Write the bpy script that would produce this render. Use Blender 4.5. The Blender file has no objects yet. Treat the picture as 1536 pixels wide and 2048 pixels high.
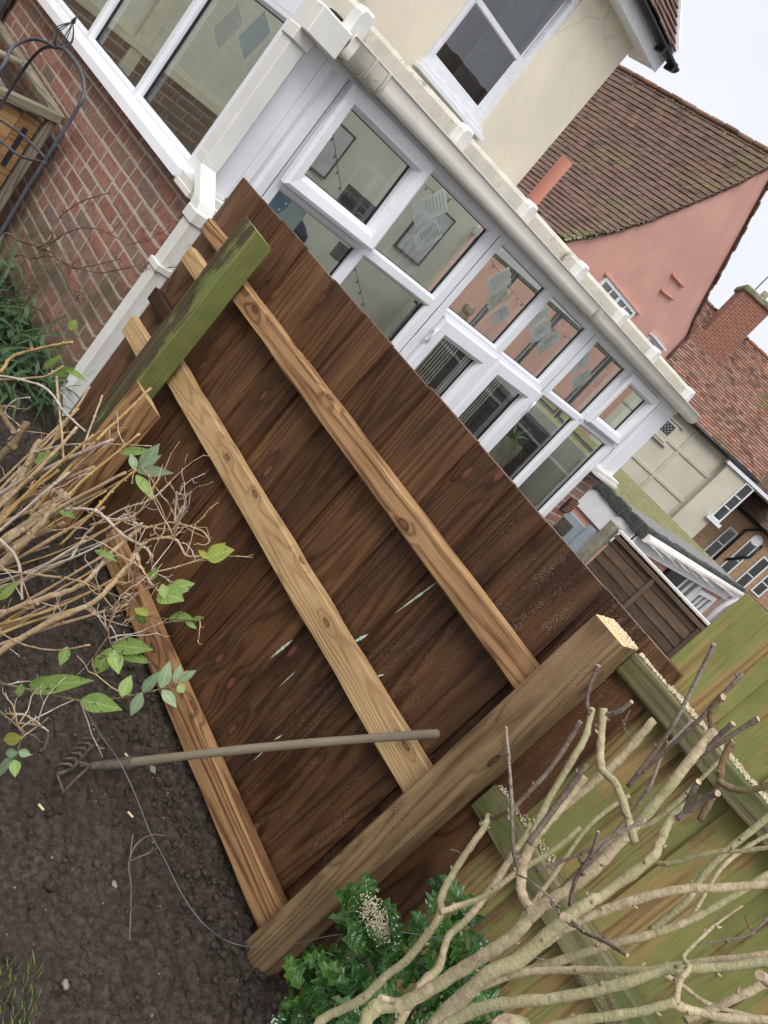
import bpy, bmesh, math, random
from math import sin, cos, radians, pi, sqrt, exp
from mathutils import Vector, Matrix, noise as mnoise
random.seed(7)
RD = math.radians
scene = bpy.context.scene
COL = scene.collection
# ------------------------------------------------------------------ camera
ROLL, PITCH, YAW = RD(-42.545), RD(16.325), RD(-36.029)
FPX = 1645.0
GZ = -1.68                     # soil level (the eye is the origin)
_f = Vector((cos(PITCH)*sin(YAW), cos(PITCH)*cos(YAW), -sin(PITCH)))
_r = _f.cross(Vector((0, 0, 1))).normalized()
_u = _r.cross(_f)
CR = _r*cos(ROLL) - _u*sin(ROLL)
CU = _r*sin(ROLL) + _u*cos(ROLL)
cam = bpy.data.cameras.new('camera'); camo = bpy.data.objects.new('camera', cam); COL.objects.link(camo)
cam.sensor_fit = 'VERTICAL'; cam.sensor_height = 36; cam.sensor_width = 27
cam.lens = 36*FPX/2048; cam.clip_start = 0.05; cam.clip_end = 2000
M = Matrix(((CR.x, CU.x, -_f.x), (CR.y, CU.y, -_f.y), (CR.z, CU.z, -_f.z))).to_4x4()
camo.matrix_world = M
scene.camera = camo
FH = Vector((sin(YAW), cos(YAW), 0)); RH = Vector((cos(YAW), -sin(YAW), 0))
# ------------------------------------------------------------------ sky, sun, exposure
w = bpy.data.worlds.new('World'); scene.world = w; w.use_nodes = True
nt = w.node_tree; N = nt.nodes; L = nt.links
for n_ in list(N): N.remove(n_)
SUN_EL, SUN_AZ = RD(46), RD(142)
sky = N.new('ShaderNodeTexSky'); sky.sky_type = 'NISHITA'; sky.sun_disc = False
sky.sun_elevation = SUN_EL; sky.sun_rotation = SUN_AZ; sky.dust_density = 4; sky.air_density = 1.0
hs = N.new('ShaderNodeHueSaturation'); hs.inputs['Saturation'].default_value = 0.10
tc = N.new('ShaderNodeTexCoord'); sp = N.new('ShaderNodeSeparateXYZ')
mr = N.new('ShaderNodeMapRange'); mr.interpolation_type = 'SMOOTHSTEP'
mr.inputs[1].default_value = 0.45; mr.inputs[2].default_value = 1.0; mr.inputs[3].default_value = 0.0; mr.inputs[4].default_value = 1.0
cl = N.new('ShaderNodeMix'); cl.data_type = 'RGBA'; cl.blend_type = 'MIX'
cl.inputs[6].default_value = (6.75, 6.95, 7.6, 1); cl.inputs[7].default_value = (20, 20.2, 21, 1)   # cloud deck: pale at the horizon, brighter overhead
mx = N.new('ShaderNodeMix'); mx.data_type = 'RGBA'; mx.inputs[0].default_value = 0.9
bg = N.new('ShaderNodeBackground'); bg.inputs[1].default_value = 0.1
ow = N.new('ShaderNodeOutputWorld')
L.new(sky.outputs[0], hs.inputs['Color']); L.new(tc.outputs['Generated'], sp.inputs[0]); L.new(sp.outputs[2], mr.inputs[0])
L.new(mr.outputs[0], cl.inputs[0]); L.new(hs.outputs[0], mx.inputs[6]); nz = N.new('ShaderNodeTexNoise'); nz.inputs['Scale'].default_value = 3.5; nz.inputs['Detail'].default_value = 5; L.new(tc.outputs['Generated'], nz.inputs[0])
nm = N.new('ShaderNodeMapRange'); nm.inputs[1].default_value = .3; nm.inputs[2].default_value = .7; nm.inputs[3].default_value = .95; nm.inputs[4].default_value = 1.04; L.new(nz.outputs[0], nm.inputs[0])
cm_ = N.new('ShaderNodeMix'); cm_.data_type = 'RGBA'; cm_.blend_type = 'MULTIPLY'; cm_.inputs[0].default_value = 1; L.new(cl.outputs[2], cm_.inputs[6]); L.new(nm.outputs[0], cm_.inputs[7]); L.new(cm_.outputs[2], mx.inputs[7])
L.new(mx.outputs[2], bg.inputs[0]); L.new(bg.outputs[0], ow.inputs[0])
sl = bpy.data.lights.new('sun', 'SUN'); sl.energy = 1.25; sl.angle = RD(24); sl.color = (1, 0.96, 0.9)
so = bpy.data.objects.new('sun', sl); COL.objects.link(so)
sd = Vector((sin(SUN_AZ)*cos(SUN_EL), cos(SUN_AZ)*cos(SUN_EL), sin(SUN_EL)))
so.rotation_euler = sd.to_track_quat('Z', 'Y').to_euler()
scene.view_settings.view_transform = 'Standard'; scene.view_settings.look = 'None'
scene.view_settings.exposure = 0.46; scene.view_settings.gamma = 1
scene.render.resolution_x = 768; scene.render.resolution_y = 1024
try:
    scene.cycles.max_bounces = 7; scene.cycles.transparent_max_bounces = 16
except Exception: pass
# ------------------------------------------------------------------ measuring helpers
def ray(px, py):
    return CR*((px-768)/FPX) + CU*(-(py-1024)/FPX) + _f
def at(px, py, ax, val):
    d = ray(px, py); return d*(val/d[ax])
def atp(px, py, dist):          # on the upright plane that faces the camera at this distance
    d = ray(px, py); return d*(dist/d.dot(FH))
def depth(p): return p.dot(_f)
# ------------------------------------------------------------------ mesh builder
class MB:
    def __init__(s): s.v = []; s.f = []; s.uv = []; s.r = []; s.m = []; s.sm = []
    def face(s, idx, uvs=None, r=0.0, m=0, smooth=False):
        s.f.append(tuple(idx)); s.uv.append(uvs or [(0, 0)]*len(idx)); s.r.append(r); s.m.append(m); s.sm.append(smooth)
    def poly(s, pts, r=0.0, m=0, uvs=None):
        b = len(s.v); s.v += [Vector(p) for p in pts]; s.face(range(b, b+len(pts)), uvs, r, m)
    def box(s, lo, hi, r=0.0, m=0, jit=0.0):
        x0, y0, z0 = lo; x1, y1, z1 = hi
        P = [Vector((x, y, z)) for z in (z0, z1) for y in (y0, y1) for x in (x0, x1)]
        if jit: P = [p+Vector((random.uniform(-jit, jit), random.uniform(-jit, jit), random.uniform(-jit, jit))) for p in P]
        s.hexa(P, r, m)
    def hexa(s, P, r=0.0, m=0):   # order: z-major, y, x
        b = len(s.v); s.v += P
        for q in ((0, 2, 3, 1), (4, 5, 7, 6), (0, 1, 5, 4), (2, 6, 7, 3), (0, 4, 6, 2), (1, 3, 7, 5)):
            e0 = (P[q[1]]-P[q[0]]).length; e1 = (P[q[2]]-P[q[1]]).length
            s.face([b+i for i in q], [(0, 0), (e0, 0), (e0, e1), (0, e1)], r, m)
    def obox(s, O, A, B, C, r=0.0, m=0):   # box from corner O along three vectors
        P = [O+A*i+B*j+C*k for k in (0, 1) for j in (0, 1) for i in (0, 1)]
        s.hexa(P, r, m)
    def beam(s, p0, p1, w, h, side, segs=1, jit=0.0, r=None, m=0, ch=0.004, capm=None, taper=1.0):
        # timber from p0 to p1 (centre line); side = direction of the w dimension
        p0 = Vector(p0); p1 = Vector(p1); ax = (p1-p0); Ln = ax.length; ax.normalize()
        sd_ = Vector(side); sd_ = (sd_-ax*sd_.dot(ax)).normalized(); up = ax.cross(sd_)
        if r is None: r = random.random()
        a, b_ = w/2, h/2; c = ch
        sec = [(-a+c, -b_), (a-c, -b_), (a, -b_+c), (a, b_-c), (a-c, b_), (-a+c, b_), (-a, b_-c), (-a, -b_+c)]
        per = [0]
        for i in range(8):
            q = sec[(i+1) % 8]; o = sec[i]; per.append(per[-1]+sqrt((q[0]-o[0])**2+(q[1]-o[1])**2))
        base = len(s.v); sd0 = random.random()*100
        for k in range(segs+1):
            t = k/segs
            sc = 1+(taper-1)*t
            for i, (x, y) in enumerate(sec):
                jx = mnoise.noise(Vector((t*Ln*6, i//2*3.1, sd0)))*jit; jy = mnoise.noise(Vector((t*Ln*6, i//2*3.1+9, sd0)))*jit
                s.v.append(p0+ax*(Ln*t)+sd_*(x*sc+jx)+up*(y*sc+jy))
        for k in range(segs):
            for i in range(8):
                j = (i+1) % 8; q = [base+k*8+i, base+(k+1)*8+i, base+(k+1)*8+j, base+k*8+j]
                u0, u1 = Ln*k/segs, Ln*(k+1)/segs
                s.face(q, [(u0, per[i]), (u1, per[i]), (u1, per[i+1]), (u0, per[i+1])], r, m, False)
        cm = m if capm is None else capm
        s.face([base+i for i in range(8)], [(x*.3, y*.3) for x, y in sec], r, cm)
        s.face([base+segs*8+i for i in reversed(range(8))], [(x*.3, y*.3) for x, y in reversed(sec)], r, cm)
    def tube(s, pts, rad, n=8, r=None, m=0, capm=None, close=True, lump=0.0):
        pts = [Vector(p) for p in pts]
        if not hasattr(rad, '__len__'): rad = [rad]*len(pts)
        if r is None: r = random.random()
        base = len(s.v); ln = 0; prev = None; us = []; sd0 = random.random()*50
        for k, p in enumerate(pts):
            t = (pts[min(k+1, len(pts)-1)]-pts[max(k-1, 0)])
            if t.length < 1e-9: t = Vector((0, 0, 1))
            t.normalize()
            if prev is None:
                a = t.cross(Vector((0.13, 0.31, 0.94)))
                if a.length < 1e-3: a = t.cross(Vector((1, 0, 0)))
            else: a = prev-t*prev.dot(t)
            a.normalize(); prev = a; b_ = t.cross(a)
            if k: ln += (p-pts[k-1]).length
            us.append(ln)
            for i in range(n):
                an = 2*pi*i/n; q = rad[k]
                if lump: q *= 1+lump*mnoise.noise(Vector((cos(an)*1.5, sin(an)*1.5+sd0, ln*12)))
                s.v.append(p+a*(cos(an)*q)+b_*(sin(an)*q))
        for k in range(len(pts)-1):
            for i in range(n):
                j = (i+1) % n
                s.face([base+k*n+i, base+k*n+j, base+(k+1)*n+j, base+(k+1)*n+i],
                       [(us[k], i/n*.1), (us[k], (i+1)/n*.1), (us[k+1], (i+1)/n*.1), (us[k+1], i/n*.1)], r, m, True)
        if close:
            cm = m if capm is None else capm
            s.face([base+i for i in reversed(range(n))], None, r, m)
            s.face([base+(len(pts)-1)*n+i for i in range(n)], None, r, cm)
    def ring(s, rect, prof, fmap, m=0, r=0.0):   # mitred frame: prof = (inset, depth) steps
        u0, u1, v0, v1 = rect; base = len(s.v)
        for ins, d in prof:
            for (u, v) in ((u0+ins, v0+ins), (u1-ins, v0+ins), (u1-ins, v1-ins), (u0+ins, v1-ins)): s.v.append(Vector(fmap(u, v, d)))
        for k in range(len(prof)-1):
            for i in range(4):
                j = (i+1) % 4; s.face([base+k*4+i, base+k*4+j, base+(k+1)*4+j, base+(k+1)*4+i], None, r, m)
    def leaf(s, p, d, nrm, ln, wd, curl=0.2, segs=6, spiny=False, r=None, fold=0.25, m=0, pw=0.8):
        p = Vector(p); d = Vector(d).normalized(); nrm = Vector(nrm); nrm = (nrm-d*nrm.dot(d))
        if nrm.length < 1e-4: nrm = d.orthogonal()
        nrm.normalize(); sd_ = d.cross(nrm)
        if r is None: r = random.random()
        base = len(s.v); cur = p.copy(); dd = d.copy()
        for k in range(segs+1):
            t = k/segs; w_ = wd*(sin(pi*min(max(t, .02), .985)**pw))
            if spiny: w_ = w_*(1.25 if k % 2 else 0.72); 
            nn = sd_.cross(dd).normalized()
            nn = nn if nn.dot(nrm) > 0 else -nn
            lift = fold*w_*.5
            if spiny and k % 2: lift += wd*.12
            for q in (-1, 0, 1): s.v.append(cur+sd_*(q*w_/2)+nn*(lift*abs(q)))
            dd = (dd-nn*(curl/segs)).normalized(); cur = cur+dd*(ln/segs)
        for k in range(segs):
            for q in (0, 1):
                a = base+k*3+q
                uu = [(k/segs, q*.5), (k/segs, (q+1)*.5), ((k+1)/segs, (q+1)*.5), ((k+1)/segs, q*.5)]
                s.face([a, a+1, a+4, a+3], uu, r, m, not spiny)
    def ball(s, c, rad, sq=(1, 1, 1), lump=0.25, r=None, m=0, n=1):
        if r is None: r = random.random()
        bm = bmesh.new(); bmesh.ops.create_icosphere(bm, subdivisions=n, radius=1)
        base = len(s.v); o = random.random()*100
        for v in bm.verts:
            k = 1+lump*mnoise.noise(v.co*1.7+Vector((o, o, o)))*2
            s.v.append(Vector(c)+Vector((v.co.x*sq[0], v.co.y*sq[1], v.co.z*sq[2]))*rad*k)
        for f in bm.faces: s.face([base+v.index for v in f.verts], None, r, m, True)
        bm.free()
    def build(s, name, mats, parent=None, bevel=0, off=None):
        if not isinstance(mats, (list, tuple)): mats = [mats]
        o = Vector((0, 0, 0)); q = parent
        while q is not None: o = o+q.location; q = q.parent
        if off is None: off = Vector((0, 0, 0)) if parent is not None else None
        if off is None:      # top-level: origin at the base of the mesh
            xs = [v.x for v in s.v]; ys = [v.y for v in s.v]; zs = [v.z for v in s.v]
            off = Vector(((min(xs)+max(xs))/2, (min(ys)+max(ys))/2, min(zs)))
        tot = o+off
        me = bpy.data.meshes.new(name); me.from_pydata([tuple(v-tot) for v in s.v], [], s.f)
        for m_ in mats: me.materials.append(m_)
        uvl = me.uv_layers.new(name='UVMap'); flat = []
        for u in s.uv:
            for a in u: flat += [a[0], a[1]]
        uvl.data.foreach_set('uv', flat)
        at_ = me.attributes.new('rnd', 'FLOAT', 'FACE'); at_.data.foreach_set('value', s.r)
        me.polygons.foreach_set('material_index', s.m); me.polygons.foreach_set('use_smooth', s.sm)
        if bevel:
            bm = bmesh.new(); bm.from_mesh(me)
            ed = [e for e in bm.edges if len(e.link_faces) == 2 and e.calc_face_angle(0) > .5]
            bmesh.ops.bevel(bm, geom=ed, offset=bevel, segments=1, affect='EDGES', profile=.5)
            bm.to_mesh(me); bm.free()
        me.update()
        ob = bpy.data.objects.new(name, me); COL.objects.link(ob); ob.location = off
        if parent is not None: ob.parent = parent
        return ob
def tag(o, label=None, cat=None, group=None, kind=None):
    if label: o['label'] = label
    if cat: o['category'] = cat
    if group: o['group'] = group
    if kind: o['kind'] = kind
    return o
def thing(name, loc, label, cat, group=None):
    o = bpy.data.objects.new(name, None); COL.objects.link(o); o.location = loc; o.empty_display_size = .1
    return tag(o, label, cat, group)
# ------------------------------------------------------------------ materials
class NT:
    def __init__(s, name, rough=0.6, spec=0.4):
        s.m = bpy.data.materials.new(name); s.m.use_nodes = True; s.t = s.m.node_tree
        s.b = s.t.nodes['Principled BSDF']; s.b.inputs['Roughness'].default_value = rough
        s.b.inputs['Specular IOR Level'].default_value = spec
        s.out = s.t.nodes['Material Output']
    def n(s, typ, ins=None, **kw):
        nd = s.t.nodes.new('ShaderNode'+typ)
        for k, v in kw.items(): setattr(nd, k, v)
        for k, v in (ins or {}).items(): s.put(nd.inputs[k], v)
        return nd
    def put(s, sock, v):
        if isinstance(v, bpy.types.NodeSocket): s.t.links.new(v, sock)
        elif isinstance(v, bpy.types.Node): s.t.links.new(v.outputs[0], sock)
        else:
            if hasattr(v, '__len__') and len(v) == 3 and sock.type == 'RGBA': v = (*v, 1)
            sock.default_value = v
    def math(s, op, a, b=0.0, c=0.0, clamp=False):
        nd = s.n('Math', {0: a, 1: b, 2: c}, operation=op, use_clamp=clamp); return nd.outputs[0]
    def mix(s, f, a, b, mode='MIX'):
        nd = s.n('Mix', None, data_type='RGBA', blend_type=mode, clamp_factor=True)
        s.put(nd.inputs[0], f); s.put(nd.inputs[6], a); s.put(nd.inputs[7], b); return nd.outputs[2]
    def noise(s, vec, scale=5, detail=3, rough=.55, dist=0): return s.n('TexNoise', {'Vector': vec, 'Scale': scale, 'Detail': detail, 'Roughness': rough, 'Distortion': dist}).outputs[0]
    def ss(s, v, a, b, lo=0.0, hi=1.0): return s.n('MapRange', {0: v, 1: a, 2: b, 3: lo, 4: hi}, interpolation_type='SMOOTHSTEP').outputs[0]
    def ramp(s, f, stops):
        nd = s.n('ValToRGB', {0: f}); e = nd.color_ramp.elements
        while len(e) < len(stops): e.new(.5)
        for i, (p, c) in enumerate(stops): e[i].position = p; e[i].color = (*c, 1)
        return nd.outputs[0]
    def obj(s): return s.n('TexCoord').outputs['Object']
    def uv(s): return s.n('TexCoord').outputs['UV']
    def rnd(s): return s.n('Attribute', None, attribute_name='rnd').outputs['Fac']
    def vec(s, x, y, z): return s.n('CombineXYZ', {0: x, 1: y, 2: z}).outputs[0]
    def sep(s, v): return s.n('SeparateXYZ', {0: v}).outputs
    def geo(s): return s.n('NewGeometry').outputs
    def bump(s, h, strength=.3, dist=.01):
        nd = s.n('Bump', {'Height': h, 'Strength': strength, 'Distance': dist}); s.t.links.new(nd.outputs[0], s.b.inputs['Normal'])
    def col(s, c): s.put(s.b.inputs['Base Color'], c); return s.m
def wood(name, cols, knot=(.10, .03, .015), knots=.35, algae=None, algae_amt=0, adir=0, dust=0, rough=.65, contrast=1.0, grainf=58, vary=.35, wet=0, kf=1.0, gu=.42):
    t = NT(name, rough, .35); uv = t.sep(t.uv()); r = t.rnd(); rz = t.math('MULTIPLY', r, 53.0)
    u, v = uv[0], uv[1]
    big = t.noise(t.vec(t.math('MULTIPLY', u, gu), t.math('MULTIPLY', v, 6.5), rz), 1, 1.5, .4)
    vor = t.n('TexVoronoi', {'Vector': t.vec(t.math('MULTIPLY_ADD', u, 2.6*kf, rz), t.math('MULTIPLY_ADD', v, 6.0*kf, t.math('MULTIPLY', rz, 1.7)), 0.0), 'Scale': 1.0, 'Randomness': 1.0}, voronoi_dimensions='2D')
    sel = t.math('LESS_THAN', t.sep(vor.outputs['Color'])[0], knots)
    wob = t.noise(t.vec(t.math('MULTIPLY', u, 14), t.math('MULTIPLY', v, 30), rz), 1, 2)
    d = t.math('ADD', vor.outputs['Distance'], t.math('MULTIPLY', t.math('SUBTRACT', wob, .5), .07))
    kn = t.math('MULTIPLY', t.ss(d, .075, .088, 1, 0), sel)
    kring = t.math('MULTIPLY', t.ss(d, .1, .34, 1, 0), sel)
    ph = t.math('ADD', big, t.math('MULTIPLY', kring, .05))
    rings = t.math('SINE', t.math('MULTIPLY', ph, grainf*2.2))
    rings = t.math('MULTIPLY_ADD', rings, .5, .5)
    rings = t.math('POWER', rings, 3.0)
    fib = t.noise(t.vec(t.math('MULTIPLY', u, 7), t.math('MULTIPLY', v, 330), rz), 1, 3, .6)
    fib2 = t.noise(t.vec(t.math('MULTIPLY', u, 2), t.math('MULTIPLY', v, 60), rz), 1, 3, .6)
    blot = t.noise(t.vec(t.math('MULTIPLY', u, 3), t.math('MULTIPLY', v, 9), rz), 1, 4, .6)
    f = t.math('ADD', t.math('MULTIPLY', rings, .42*contrast), t.math('MULTIPLY', t.math('SUBTRACT', fib, .5), .9*contrast))
    f = t.math('ADD', f, t.math('MULTIPLY', t.math('SUBTRACT', fib2, .5), .6*contrast))
    f = t.math('ADD', f, t.math('MULTIPLY', t.math('SUBTRACT', blot, .5), .75))
    f = t.math('ADD', f, t.math('MULTIPLY', t.math('SUBTRACT', r, .5), vary))
    c = t.ramp(t.math('SUBTRACT', .55, f, clamp=True), [(0.05, cols[0]), (.38, cols[1]), (.7, cols[2]), (1, cols[3])])
    kc = t.mix(t.ss(d, .035, .078), (knot[0], knot[1], knot[2]), (knot[0]*.22, knot[1]*.22, knot[2]*.22)); kc = t.mix(t.ss(t.math('SINE', t.math('MULTIPLY', d, 330)), -.2, .8, 0, .45), kc, (knot[0]*.4, knot[1]*.4, knot[2]*.4))
    c = t.mix(t.math('MULTIPLY', kring, .35), c, (cols[0][0]*.8, cols[0][1]*.8, cols[0][2]*.8))
    c = t.mix(kn, c, kc)
    P = t.geo()['Position']
    if algae:
        an = t.noise(P, 4.5, 7, .68); an2 = t.noise(t.vec(t.math('MULTIPLY', u, 2.2), t.math('MULTIPLY', v, 28), rz), 1, 3)
        am = t.ss(t.math('ADD', an, t.math('ADD', t.math('MULTIPLY', t.math('SUBTRACT', an2, .5), .7), t.math('MULTIPLY', t.sep(t.geo()['Normal'])[0], adir))), .66-algae_amt*.45, .82-algae_amt*.45)
        ac = t.mix(t.noise(P, 14, 4), algae[0], algae[1])
        c = t.mix(t.math('MULTIPLY', am, .9), c, ac)
    if dust:
        px = t.sep(P)[0]
        vd = t.n('TexVoronoi', {'Vector': P, 'Scale': 330.0}); 
        spk = t.math('MULTIPLY', t.math('LESS_THAN', vd.outputs['Distance'], .30), t.math('LESS_THAN', t.sep(vd.outputs['Color'])[1], dust*.55))
        cl_ = t.ss(t.noise(P, 5, 4, .65), .40, .66)
        msk = t.math('MULTIPLY', t.ss(px, -1.7, -.7), cl_)
        c = t.mix(t.math('MULTIPLY', spk, t.math('MULTIPLY', msk, .85)), c, (.45, .35, .24))
    st_ = t.noise(t.vec(t.math('MULTIPLY', u, 1.6), t.math('MULTIPLY', v, 4), t.math('ADD', rz, 7.0)), 1, 4, .65); c = t.mix(t.ss(st_, .5, .72, 0, .5*contrast), c, tuple(x*.9 for x in cols[0]))
    h = t.math('SUBTRACT', t.math('ADD', t.math('MULTIPLY', fib, .6), t.math('MULTIPLY', fib2, .5)), t.math('MULTIPLY', rings, .25))
    t.bump(h, .55, .004)
    rg = t.ss(blot, .35, .7, rough-.12-wet, rough+.12); t.put(t.b.inputs['Roughness'], rg)
    return t.col(c)
MT = {}
MT['fence_wood'] = wood('fence_wood', [(.021, .0095, .005), (.062, .0265, .0115), (.125, .060, .027), (.235, .132, .064)], knot=(.17, .066, .040), knots=.34, dust=.75, rough=.6, contrast=.66, vary=.75, wet=.05)
MT['rail_wood'] = wood('rail_wood', [(.12, .055, .022), (.28, .148, .062), (.41, .245, .115), (.54, .36, .19)], knot=(.18, .08, .032), kf=1.4, knots=.35, dust=.3, rough=.7, vary=.2, contrast=1.05)
MT['rail_pale'] = wood('rail_pale', [(.22, .125, .055), (.42, .265, .125), (.55, .375, .19), (.62, .46, .26)], knot=(.26, .14, .06), kf=1.9, knots=.5, gu=.8, dust=.2, rough=.7, vary=.15, contrast=.6)
MT['post_wood'] = wood('post_wood', [(.085, .05, .023), (.19, .118, .056), (.285, .19, .095), (.38, .27, .145)], knot=(.09, .05, .025), kf=1.5, knots=.3, dust=.9, rough=.75, vary=.1, contrast=.8)
MT['cut_wood'] = wood('cut_wood', [(.42, .28, .13), (.58, .42, .22), (.68, .52, .3), (.75, .6, .38)], knots=0, rough=.8, contrast=.5)
MT['mossy_wood'] = wood('mossy_wood', [(.03, .022, .012), (.06, .045, .022), (.10, .08, .04), (.14, .11, .06)], knots=.12, algae=((.23, .265, .07), (.12, .14, .045)), algae_amt=.38, adir=.30, rough=.85, vary=.1)
MT['green_wood'] = wood('green_wood', [(.11, .075, .032), (.24, .155, .06), (.37, .25, .10), (.48, .34, .16)], knot=(.06, .05, .02), knots=.16, algae=((.28, .31, .09), (.14, .165, .05)), algae_amt=.47, dust=.5, rough=.8, vary=.35, contrast=.8)
MT['green_rail'] = wood('green_rail', [(.09, .075, .04), (.16, .145, .07), (.24, .21, .11), (.32, .29, .16)], knots=.1, algae=((.13, .16, .05), (.09, .11, .035)), algae_amt=.42, dust=1.1, rough=.85)
MT['grey_wood'] = wood('grey_wood', [(.10, .08, .055), (.19, .155, .11), (.28, .235, .17), (.36, .32, .25)], knots=0, rough=.7, contrast=.35, grainf=8)
MT['lap_wood'] = wood('lap_wood', [(.055, .035, .022), (.10, .065, .042), (.15, .10, .068), (.20, .14, .095)], knots=.15, rough=.8, contrast=.7)
MT['frame_wood'] = wood('frame_wood', [(.16, .085, .035), (.30, .17, .07), (.40, .25, .115), (.5, .34, .17)], knots=.05, rough=.7, contrast=.7)
MT['old_wood'] = wood('old_wood', [(.12, .10, .07), (.22, .19, .14), (.32, .28, .21), (.42, .37, .29)], knots=.05, algae=((.16, .17, .08), (.11, .12, .06)), algae_amt=.2, rough=.85)
def plain(name, c, rough=.5, spec=.4, var=.12, sc=6, dirt=None, dirt_amt=.3, bump=0, bsc=40, metal=0, var2=None):
    t = NT(name, rough, spec); P = t.obj(); n1 = t.noise(P, sc, 5, .6)
    a = tuple(x*(1-var) for x in c); b = tuple(min(1, x*(1+var)) for x in c)
    k = t.mix(t.ss(n1, .3, .7), a, b)
    if dirt:
        n2 = t.noise(P, sc*1.7+.3, 6, .7); k = t.mix(t.ss(n2, .72-dirt_amt*.4, .86-dirt_amt*.3), k, dirt)
    if bump: t.bump(t.noise(P, bsc, 4, .6), bump, .01)
    t.b.inputs['Metallic'].default_value = metal
    return t.col(k)
MT['upvc'] = plain('upvc', (.75, .76, .80), .34, .45, .05, 2.2, (.62, .62, .59), .30)
MT['upvc_old'] = plain('upvc_old', (.68, .67, .63), .45, .4, .06, 5, (.30, .29, .22), .34)
MT['upvc_dirty'] = plain('upvc_dirty', (.55, .52, .44), .5, .4, .1, 7, (.14, .13, .09), .40, .15, 60)
MT['gutter_plastic'] = plain('gutter_plastic', (.82, .79, .72), .28, .5, .06, 4, (.42, .39, .31), .3)
MT['rubber'] = plain('rubber', (.02, .02, .022), .6)
MT['black_plastic'] = plain('black_plastic', (.012, .013, .015), .35)
MT['paint_white'] = plain('paint_white', (.72, .73, .76), .45, .4, .05, 8, (.42, .43, .42), .22, .1, 80)
MT['dark_metal'] = plain('dark_metal', (.055, .062, .075), .5, .5, .25, 40, (.11, .08, .06), .12)
MT['rust_metal'] = plain('rust_metal', (.085, .07, .058), .8, .3, .4, 40, bump=.4, bsc=90)
MT['concrete'] = plain('concrete', (.26, .25, .19), .9, .2, .2, 14, (.12, .13, .06), .45, .4, 90)
MT['roof_sheet'] = plain('roof_sheet', (.5, .52, .5), .4, .3, .1, 3)
MT['grey_paint'] = plain('grey_paint', (.30, .36, .40), .55, .4, .08, 3)
MT['lead'] = plain('lead', (.10, .105, .12), .55, .4, .3, 12)
MT['floor'] = plain('floor', (.16, .14, .12), .4, .4, .15, 3)
MT['stone'] = plain('stone', (.22, .2, .17), .8, .3, .3, 30)
MT['wire'] = plain('wire', (.16, .17, .165), .4, .5, .1)
MT['paper'] = plain('paper', (.86, .88, .88), .7, .2, .05)
MT['paper_cream'] = plain('paper_cream', (.82, .80, .68), .7, .2, .05)
MT['ink'] = plain('ink', (.30, .33, .36), .6)
MT['blue_plastic'] = plain('blue_plastic', (.16, .34, .58), .4, .4, .1)
MT['blue_board'] = plain('blue_board', (.52, .66, .72), .5, .3, .06)
MT['toy_fur'] = plain('toy_fur', (.55, .45, .32), .9, .1, .2, 40)
MT['orange'] = plain('orange', (.75, .30, .04), .5, .4, .2)
MT['orange'].node_tree.nodes['Principled BSDF'].inputs['Emission Color'].default_value = (1, .5, .1, 1); MT['orange'].node_tree.nodes['Principled BSDF'].inputs['Emission Strength'].default_value = .8
MT['fabric_blue'] = plain('fabric_blue', (.035, .06, .12), .9, .1, .2, 20)
MT['bead'] = plain('bead', (.85, .84, .76), .4)
MT['mesh_cream'] = plain('mesh_cream', (.55, .53, .42), .5, .4, .1)
MT['curtain'] = plain('curtain', (.45, .46, .48), .8, .2, .1, 12)
MT['room_grey'] = plain('room_grey', (.42, .43, .47), .9, .1, .1)
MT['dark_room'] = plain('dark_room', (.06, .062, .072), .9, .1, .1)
def render_mat(name, c, stain, bump=.25, cracks=True, amt=.35):
    t = NT(name, .85, .2); P = t.obj(); s_ = t.sep(P)
    n1 = t.noise(P, .9, 5, .6); n2 = t.noise(t.vec(t.math('MULTIPLY', s_[0], 4), t.math('MULTIPLY', s_[1], 4), t.math('MULTIPLY', s_[2], .6)), 1, 5, .65)
    k = t.mix(t.ss(n1, .3, .7), tuple(x*.90 for x in c), tuple(min(1, x*1.06) for x in c))
    k = t.mix(t.ss(n2, .55, .85, 0, amt), k, stain)
    k = t.mix(t.ss(t.noise(P, 9, 6, .75), .62, .74, 0, .5*amt), k, stain)
    dv = t.n('TexVoronoi', {'Vector': t.n('VectorMath', {0: P, 1: t.n('TexNoise', {'Vector': P, 'Scale': 1.4}).outputs[1]}, operation='ADD').outputs[0], 'Scale': .55}, feature='DISTANCE_TO_EDGE'); k = t.mix(t.math('MULTIPLY', t.ss(dv.outputs['Distance'], .002, .009, .45, 0), t.ss(t.noise(P, .7, 2), .5, .6)), k, stain)
    k = t.mix(t.ss(t.noise(P, 2.1, 6, .7), .35, .7, 0, .16), k, tuple(x*.72 for x in c))
    t.bump(t.math('ADD', t.noise(P, 55, 5, .7), t.math('MULTIPLY', t.noise(P, 1.3, 3), 2.5)), bump, .012)
    return t.col(k)
MT['cream_render'] = render_mat('cream_render', (.76, .685, .55), (.5, .45, .36), amt=.2)
MT['salmon_render'] = render_mat('salmon_render', (.60, .335, .275), (.48, .285, .24), amt=.35)
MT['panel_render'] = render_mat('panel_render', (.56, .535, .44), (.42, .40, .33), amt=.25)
MT['panel_trim'] = render_mat('panel_trim', (.50, .475, .39), (.38, .36, .3), amt=.3)  # slightly darker cream for framing, hoods and lower downpipe
MT['inner_wall'] = render_mat('inner_wall', (.58, .585, .52), (.47, .47, .42), .1, amt=.15)
MT['salmon_pipe'] = render_mat('salmon_pipe', (.58, .25, .18), (.45, .22, .17), .1, amt=.3)
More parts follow.
